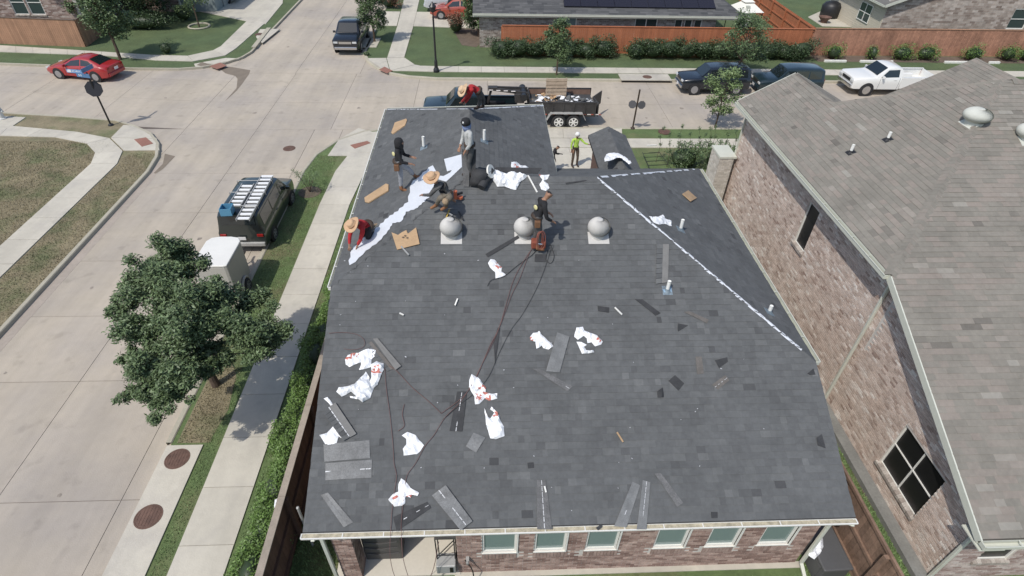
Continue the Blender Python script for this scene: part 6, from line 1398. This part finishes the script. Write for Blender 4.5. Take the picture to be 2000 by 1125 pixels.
# loose shingles
dk = mat('shingle_back', (.035,.036,.038), .8, var=.25, vscale=5); md_ = mat('shingle_loose_grey', (.115,.115,.115), .75, var=.3, vscale=4, bump=.3, bscale=60); gl_ = mat('shingle_shiny', (.13,.135,.137), .55, var=.3, vscale=4, bump=.08, bscale=12)
sealm = mat('sealant_strip', (.50,.51,.52), .5, var=.4, vscale=30)
def loose(pix, lab, m=md_, seam=None, pl=PNn, tabs=False, lift=.016, curl=.012, group=None):
    """a full shingle strip: four corners a,b (one long side) c,d (the other)"""
    n = pl[0].normalized(); A0, A1, B1, B0 = [onplane(x,y,pl[0],pl[1],lift) for x,y in pix]
    if (A1-A0).length < (B0-A0).length: A0, A1, B1, B0 = A1, B1, B0, A0
    t = thing('loose_shingle', lab, 'shingle', (A0+A1+B0+B1)/4, 0, group); o = (A0+A1+B0+B1)/4; k = 8; z = MB(); z2 = MB(); sm = MB()
    def P_(u, v): return A0.lerp(A1,u).lerp(B0.lerp(B1,u),v)-o+n*(curl*math.sin(u*math.pi*1.0)*.6+curl*.4*math.cos(v*3+u*5)*.5)
    for i in range(k):
        u0, u1 = i/k, (i+1)/k
        z.prism([P_(u0,0),P_(u1,0),P_(u1,.5),P_(u0,.5)], .006, down=-n)
        if not tabs: z2.prism([P_(u0,.5)+n*.004,P_(u1,.5)+n*.004,P_(u1,1)+n*.004,P_(u0,1)+n*.004], .008, down=-n)
        elif i % 2 == 0 or True: z2.prism([P_(u0+.004,.5)+n*.004,P_(u1-.004,.5)+n*.004,P_(u1-.004,1)+n*.004,P_(u0+.004,1)+n*.004], .008+(.006 if i % 2 else 0), down=-n, tint=rnd(0,1))
        if seam and random.random() < seam: sm.prism([P_(u0,.47)+n*.007,P_(u1-.03*random.random(),.47)+n*.007,P_(u1-.03,.53)+n*.007,P_(u0,.53)+n*.007], .002, down=-n)
    z.build('nailing_strip', m, t); z2.build('tab_strip', shingle_m if tabs else m, t)
    if sm.v: sm.build('sealant', sealm, t)
    return t
loose([(729,663),(738,662),(784,716),(773,724)], 'pale grey shingle strip lying diagonally above the left wrapper pile', mat('shingle_pale', (.17,.168,.16), .8, var=.1, vscale=6), lift=.05)
loose([(714,674),(726,667),(770,720),(757,726)], 'brownish tabbed shingle half under the pale diagonal strip', mat('shingle_brownish', (.12,.11,.10), .8, var=.2, vscale=5), tabs=True)
loose([(632,806),(652,788),(676,858),(655,868)] if 0 else [(631,806),(656,787),(697,848),(672,862)], 'shingle bundle edged with white plastic near the left rake', mat('shingle_pale', (.17,.168,.16)), seam=1, tabs=True, lift=.05, curl=.02)
loose([(636,905),(727,898),(726,933),(636,938)], 'wide shiny shingle sheet lying flat near the left rake', gl_, seam=.5, curl=.01)
loose([(632,868),(722,860),(723,895),(634,902)], 'dull shingle sheet lying just above the wide shiny one', gl_, curl=.01)
loose([(627,967),(641,962),(690,1020),(672,1030)], 'shiny patched shingle strip running to the front eave at the left corner', gl_, seam=.3)
loose([(768,1010),(835,980),(842,992),(775,1038)], 'shingle strip crossing under the hoses at the front eave', dk, seam=.6)
loose([(844,968),(871,948),(923,1018),(900,1036)], 'large pale-edged shingle overhanging the front gutter right of the hoses', gl_, seam=.5, lift=.05)
loose([(878,842),(893,765),(912,765),(903,843)], 'dark shingle strip with a dotted seam beside the long hose', dk, seam=.7)
loose([(910,872),(925,845),(948,855),(930,884)], 'short shiny shingle piece left of the long lower wrapper', gl_)
loose([(1088,650),(1112,658),(1093,728),(1066,726)], 'light scuffed shingle strip between the two central wrappers', mat('shingle_scuffed', (.15,.155,.155), .5, var=.2, vscale=5), lift=.03)
loose([(1040,720),(1056,722),(1118,755),(1108,765)], 'long faint shingle strip below the central wrappers', md_, seam=.2)
loose([(1049,938),(1066,938),(1078,1034),(1049,1034)], 'upright shingle strip with a white dotted seam at the middle of the front eave', md_, seam=1)
loose([(1235,941),(1250,948),(1223,1030),(1199,1028)], 'left leg of the pair of pale strips leaning together at the front eave', mat('shingle_scuffed', (.15,.155,.155)), seam=.2)
loose([(1255,938),(1270,942),(1262,1034),(1243,1034)], 'right leg of the pair of pale strips leaning together at the front eave', mat('shingle_scuffed', (.15,.155,.155)), seam=.8)
loose([(1278,925),(1290,924),(1334,982),(1322,990)], 'dark strip running down to the right beside the leaning pair', md_, seam=0)
loose([(1282,478),(1306,478),(1304,552),(1280,556)], 'big grey shingle sheet with brown tabs left of the white hip strip', mat('shingle_pale', (.17,.168,.16)), tabs=True, lift=.03)
loose([(1240,585),(1254,585),(1290,612),(1280,617)], 'dark narrow strip in the upper right middle of the roof', dk)
loose([(1336,610),(1345,608),(1384,625),(1380,632)], 'brownish shingle strip near the white hip strip', mat('shingle_brownish', (.12,.11,.10)))
loose([(1358,697),(1370,697),(1374,730),(1361,731)], 'short upright brownish strip in the right middle of the roof', mat('shingle_brownish', (.12,.11,.10)))
loose([(1390,752),(1416,733),(1424,743),(1402,761)], 'small double shingle piece with a white mark at the right', mat('shingle_brownish', (.12,.11,.10)), seam=.5)
loose([(964,672),(972,640),(977,642),(967,713)], 'narrow dark strip right of the black hose', dk)
loose([(948,497),(1020,455),(1024,460),(953,503)], 'thin dark strip left of the middle ventilator', dk)
loose([(1104,358),(1144,352),(1146,354),(1106,361)], 'thin dark strip near the ridge right of the middle worker', dk)
loose([(1167,598),(1190,601),(1189,611),(1168,608)], 'small dark tab pair in the centre right of the roof', dk)
loose([(1174,640),(1182,610),(1188,612),(1190,640)] if 0 else [(1324,632),(1344,636),(1324,648),(1323,640)], 'small black triangular scrap near the white hip strip', dk, curl=.0)
loose([(1305,744),(1318,733),(1336,749),(1325,763)], 'black square shingle scrap in the right middle of the roof', dk, curl=.0)
loose([(1396,704),(1420,698),(1421,707),(1404,719)], 'small dark scrap above the double shingle piece', dk, curl=0)
loose([(1283,765),(1294,757),(1296,776),(1284,777)], 'small dark crumpled scrap left of the black square scrap', dk, curl=.05)
loose([(1594,855),(1604,848),(1612,876),(1596,870)], 'dark triangular scrap near the right rake of the roof', dk, curl=.02)
loose([(1388,1000),(1401,1000),(1401,1012),(1389,1012)], 'small dark square scrap near the front eave at the right', dk, curl=0)
loose([(1030,904),(1042,903),(1043,914),(1031,915)], 'small dark square scrap in the lower middle of the roof', dk, curl=0)
loose([(1163,1031),(1175,1023),(1175,1030),(1168,1036)], 'small dark scrap hanging over the middle of the front gutter', dk, curl=0)
loose([(1045,497),(1067,497),(1066,512),(1044,512)], 'dark little shingle scrap below the middle worker', dk, curl=0)
loose([(1580,712),(1592,718),(1586,732),(1574,730)] if 0 else [(1576,730),(1588,720),(1592,732),(1582,733)], 'dark scrap at the corner where the right eave meets the front slope', dk, curl=0)
# dark felt roll and held strips
t = thing('felt_roll', 'half unrolled dark felt with white ends on the ridge beside the pale-shirted worker', 'roofing felt', (0,0,0)); b = MB()
a0, a1, c0, c1 = onN(918,368,.03), onN(945,370,.03), onN(950,330,.45), onN(975,335,.4); d0 = onN(938,332,.5)
vs = []; nn_ = nN.normalized()
for i in range(11):
    f = i/10; l_ = onN(916,366,0).lerp(onN(935,326,0), f); r_ = onN(943,370,0).lerp(onN(968,332,0), f); hgt = .34*math.sin(math.pi*min(1,f*1.0+.08)); vs += [l_+nn_*hgt, r_+nn_*(hgt*.9)]
b.add(vs, [(2*i,2*i+1,2*i+3,2*i+2) for i in range(10)]); o = b.build('felt_sheet', dk, t, smooth=True); sdm_ = o.modifiers.new('t','SOLIDIFY'); sdm_.thickness = .02
b = MB(); b.tube([onN(940,372,.12), onN(958,338,.16)], .10, 16); b.build('felt_sheet', dk, t)
b = MB(); b.lathe((0,0,0), [(.17,-.02),(.17,.02)], 18); o = b.build('roll_end', trimw, t); o.location = onN(958,345,.22); o.rotation_euler = (R(70),R(20),R(60))
b = MB(); b.prism([onN(938,350,.16),onN(948,350,.18),onN(943,366,.14),onN(936,364,.14)], .01); b.build('wrapper_label', trimw, t)
for i, (x0,x1,lab) in enumerate(((903,918,'left one of two long dark strips hanging from the hands of the pale-shirted worker'), (918,930,'right one of two long dark strips hanging from the hands of the pale-shirted worker'))):
    p0, p1 = onN(x0+2,366,.03), onN(x1-2,366,.03); zt = onN(917,346,0).z+.72; q0, q1 = at(x0,292,zt), at(x1,292,zt)
    b = MB(); b.prism([p0,p1,q1,q0], .014, down=(0,1,0)); tag(b.build('shingle_strip', md_ if i == 0 else dk), lab, 'shingle')
for pix, lab in (([(970,328),(1058,330),(1050,341),(960,336)], 'dark felt strip lying along the ridge between the white wrappers'),):
    card(pix, PNn, lab, .01, 'roofing felt', dk, name='felt_strip', lift=.03)
b = MB(); b.beam(onN(1031,345,.05), onN(1049,377,.03), .035, .02); tag(b.build('white_batten', trimw), 'thin white metal strip between the two wrappers near the ridge', 'metal strip')
# hammers and small litter
for (x0,y0,x1,y1,lab,m_) in ((784,483,799,500,'grey hammer handle poking out below the torn cardboard',metalg),(884,423,876,418,'small bright tool right above the left ventilator',metalg),(896,415,905,432,'dark pry bar right above the left ventilator',dk),(871,430,878,412,'yellow handled tool above the left ventilator',mat('tool_yellow',(.45,.30,.05),.5)),(1200,602,1214,616,'thin white strip scrap in the centre right of the roof',trimw),(1204,845,1216,864,'thin pale wood splinter in the lower right of the roof',cardboard),(781,613,789,617,'little white stick scrap in the upper left of the roof',trimw),(889,598,894,585,'little pale scrap left of the red hose',trimw),(1063,950,1066,962,'small white scrap on the upright strip at the front eave',trimw)):
    b = MB(); b.beam(onN(x0,y0,.05), onN(x1,y1,.05), .03, .02); tag(b.build('scrap_piece', m_), lab, 'scrap')
b = MB(); random.seed(44)
for i in range(45):
    x, y = rnd(660,1500), rnd(470,1000)
    if x > 1160+(y-343)*1.1: continue
    q = onN(x,y,.016); s_ = rnd(.008,.02); b.box(q, (s_*rnd(1,2.5),s_,.004), rz=rnd(0,3))
b.build('nail_litter', sealm, kind='stuff')
# hoses and cords
hred = mat('hose_red', (.15,.082,.075), .75); hblk = mat('cord_black', (.02,.02,.02), .5); horg = mat('hose_orange', (.30,.10,.07), .6)
def smooth_(pts, k=4):
    out = []; n = len(pts)
    for i in range(n-1):
        p0, p1, p2, p3 = pts[max(i-1,0)], pts[i], pts[i+1], pts[min(i+2,n-1)]
        for j in range(k):
            t = j/k; out.append(.5*((2*p1)+(-p0+p2)*t+(2*p0-5*p1+4*p2-p3)*t*t+(-p0+3*p1-3*p2+p3)*t**3))
    out.append(pts[-1]); return out
def hose(pix, lab, m, r=.0045, tail=(), cat='hose', pl=PNn):
    pts = [onplane(x,y,pl[0],pl[1],.03) for x,y in pix]+[Vector(q) for q in tail]; b = MB(); b.tube(smooth_(pts), r, 6); return tag(b.build('hose', m, smooth=True), lab, cat)
hose([(1042,478),(1030,505),(1015,545),(1000,575),(985,615),(965,665),(945,705),(925,745),(900,785),(870,815),(848,850),(830,872),(812,905),(795,930),(790,965),(786,1000),(784,1030)], 'long red hose running from the middle worker down to the front eave', hred, .0055, [(-1.62,5.2,2.35),(-1.60,5.25,1.2),(-1.66,5.55,.2),(-1.8,5.6,.14)])
hose([(1044,480),(1022,512),(1003,548),(990,590),(975,640),(955,680),(930,738),(905,775),(862,808)], 'second red hose twisting beside the long one', hred, .006)
hose([(862,808),(838,785),(805,757),(775,725),(760,715)], 'red hose branching left from the long one towards the pale shingle', hred, .006)
hose([(752,720),(755,760),(762,810),(768,870),(770,905),(775,930),(770,965),(766,1000),(764,1030)], 'thin red hose dropping from the left wrapper pile to the front eave', hred, .0055, [(-1.86,5.2,2.35),(-1.85,5.25,1.2),(-1.70,5.55,.2),(-1.72,5.6,.15)])
hose([(1076,488),(1062,530),(1045,570),(1020,615),(998,645),(975,690),(955,735),(930,765),(900,790),(865,820)], 'black cord running from behind the middle worker down across the roof', hblk, .0045, cat='cord')
hose([(1050,486),(1038,500),(1010,520),(985,540),(960,548),(952,560)], 'thin black cord looping left of the middle worker', hblk, .006, cat='cord')
hose([(1074,478),(1082,500),(1076,515),(1066,508),(1070,490)], 'small black cord loop right of the middle worker', hblk, .006, cat='cord')
hose([(643,652),(670,650),(700,655),(713,668),(708,680),(688,684),(672,682)], 'thin dark red cord curling above the left wrapper pile', hred, .005, cat='cord')
hose([(790,790),(786,810),(790,832),(778,842)], 'short red cord piece near the wide-ended wrapper', hred, .006, cat='cord')
pb = onN(1052,455,.25)
t = thing('hose_coil', 'tangled orange hose coil hanging at the legs of the middle worker', 'hose', onN(1052,480,.02)); o_ = t.location.copy()
for k in range(5):
    b = MB(); pts = []; w_ = .045+.016*k; hh = .36+.04*k; 
    for i in range(17): a = i*2*math.pi/16; pts.append(Vector((math.sin(a)*w_*.8+.03*math.sin(k*2), -.18-.02*k+math.cos(k)*.04, .34+.5*hh*math.cos(a))))
    b.tube(pts, .0075, 6, cap=False); b.build('hose_loop', horg, t, smooth=True)
b = MB(); b.box((-.02,-.1,.13),(.34,.2,.2)); b.build('tool_pouch', mat('tool_leather_red', (.22,.06,.035), .7), t, bevel=.03)
b = MB(); b.tube([(-.06,-.23,.22),(.07,-.24,.2)], .022, 8); b.build('brass_fitting', chrome, t)

# ================================================================ PATIO AND YARD THINGS
t = thing('covered_grill', 'dark grey covered barbecue standing on the covered patio by the brick column', 'grill', (-2.35,6.55,.15)); cov = mat('grill_cover', (.075,.072,.07), .5, var=.15, vscale=3)
b = MB(); b.prism([Vector((-.42,-.36,1.1)),Vector((.42,-.36,1.1)),Vector((.40,.36,1.12)),Vector((-.40,.36,1.12))], 1.1); b.build('cover', cov, t, bevel=.05)
for z in (.35,.6,.85): b = MB(); b.tube([(-.36,-.37,z),(0,-.385,z-.05),(.36,-.37,z)], .014, 6); b.build('cover_fold', cov, t)
t = thing('folding_grill', 'small grey metal smoker table at the open end of the covered patio', 'grill', (-.92,6.0,.15))
b = MB(); b.box((0,-.12,.42),(.42,.3,.34)); b.build('firebox', metalg, t, bevel=.02); b = MB(); b.box((.12,-.28,.44),(.07,.012,.2)); b.build('vent_slot', screen, t)
b = MB(); b.box((.02,.05,1.5),(.44,.34,.05)); b.build('top_plate', cov, t)
for x in (-.19,.2):
    for y in (-.1,.2): b = MB(); b.tube([(x,y,0),(x,y,1.48)], .014, 6); b.build('leg', black_pl, t)
b = MB(); b.tube([(-.19,-.1,.7),(.2,-.1,1.4)], .012, 6); b.tube([(-.19,-.1,.75),(.2,-.1,.75)], .012, 6); b.build('brace', black_pl, t)
tag(MB.build((lambda q: (q.tube(smooth_([Vector((-1.0,5.7,1.9)),Vector((-1.15,5.6,1.0)),Vector((-1.35,5.55,.3)),Vector((-1.5,5.4,.14)),Vector((-1.75,5.3,.13))]), .007, 6), q)[1])(MB()), 'power_cord', hred), 'thin cord slanting from the smoker table down to the lawn edge', 'cord')
b = MB(); b.tube(smooth_([Vector((-.5,5.78,.9)),Vector((-.35,5.7,.6)),Vector((-.35,5.6,.25)),Vector((-.6,5.5,.13)),Vector((-1.1,5.55,.13))]), .014, 6); tag(b.build('hose', hblk), 'black hose tail hanging from the wall tap beside the first window', 'hose')
b = MB(); b.box((-.45,5.82,.85),(.07,.1,.07)); b.tube([(-.45,5.8,.85),(-.45,5.72,.85)], .03, 8); tag(b.build('wall_tap', metalg), 'small metal wall tap left of the first window', 'tap')
b = MB(); b.tube([(-1.9+.22*math.cos(a),6.3+.22*math.sin(a),.158) for a in [i*.4 for i in range(17)]], .010, 5)
t = thing('storage_box', 'dark grey plastic storage box by the right corner of the brick house', 'storage box', (7.58,6.15,.08), R(2)); sb = mat('storage_plastic', (.085,.085,.085), .55, var=.06)
b = MB(); b.box((0,0,.33),(.62,1.5,.62)); b.build('body', sb, t, bevel=.03); b = MB(); b.box((0,0,.67),(.68,1.56,.08)); b.build('lid', sb, t, bevel=.03)
b = MB()
for i in range(3): b.box((-.315,-.5+i*.5,.33),(.02,.3,.5))
b.build('side_panel', sb, t)
b = MB(); b.box((-4.2,4.9,.45),(.12,.12,.02)); 
b = MB(); q = at(1712,905,.1); b.lathe((8.85,8.4,.1), [(.22,0),(.2,.05),(.1,.09)], 10); tag(b.build('sprinkler_box_lid', black_pl), 'small dark round lid in the grass strip between the houses', 'lid')
b = MB(); b.prism([at(x,y,.12) for x,y in [(1628,850),(1655,850),(1750,1010),(1808,1125),(1790,1125),(1690,970)]], .01); b.build('dirt_strip', soil, kind='structure')
tt_ = thing('garden_rack', 'thin dark metal rack lying on the near lawn behind the ridge', 'rack', (8.0,25.2,.12), .1)
for i in range(5): b = MB(); b.tube([(-.3+.05*i,-1.0+i*.42,.25),(.75,-1.0+i*.42,.25)], .012, 5); b.build('bar', black_pl, tt_)
b = MB(); b.tube([(-.3,-1.0,.25),(-.1,.8,.25)], .014, 5); b.tube([(.75,-1.0,.25),(.75,.8,.25)], .014, 5); b.build('frame', black_pl, tt_)
b = MB(); b.box((.4,1.0,.5),(.5,.06,.05)); b.build('handle', trimw, tt_)
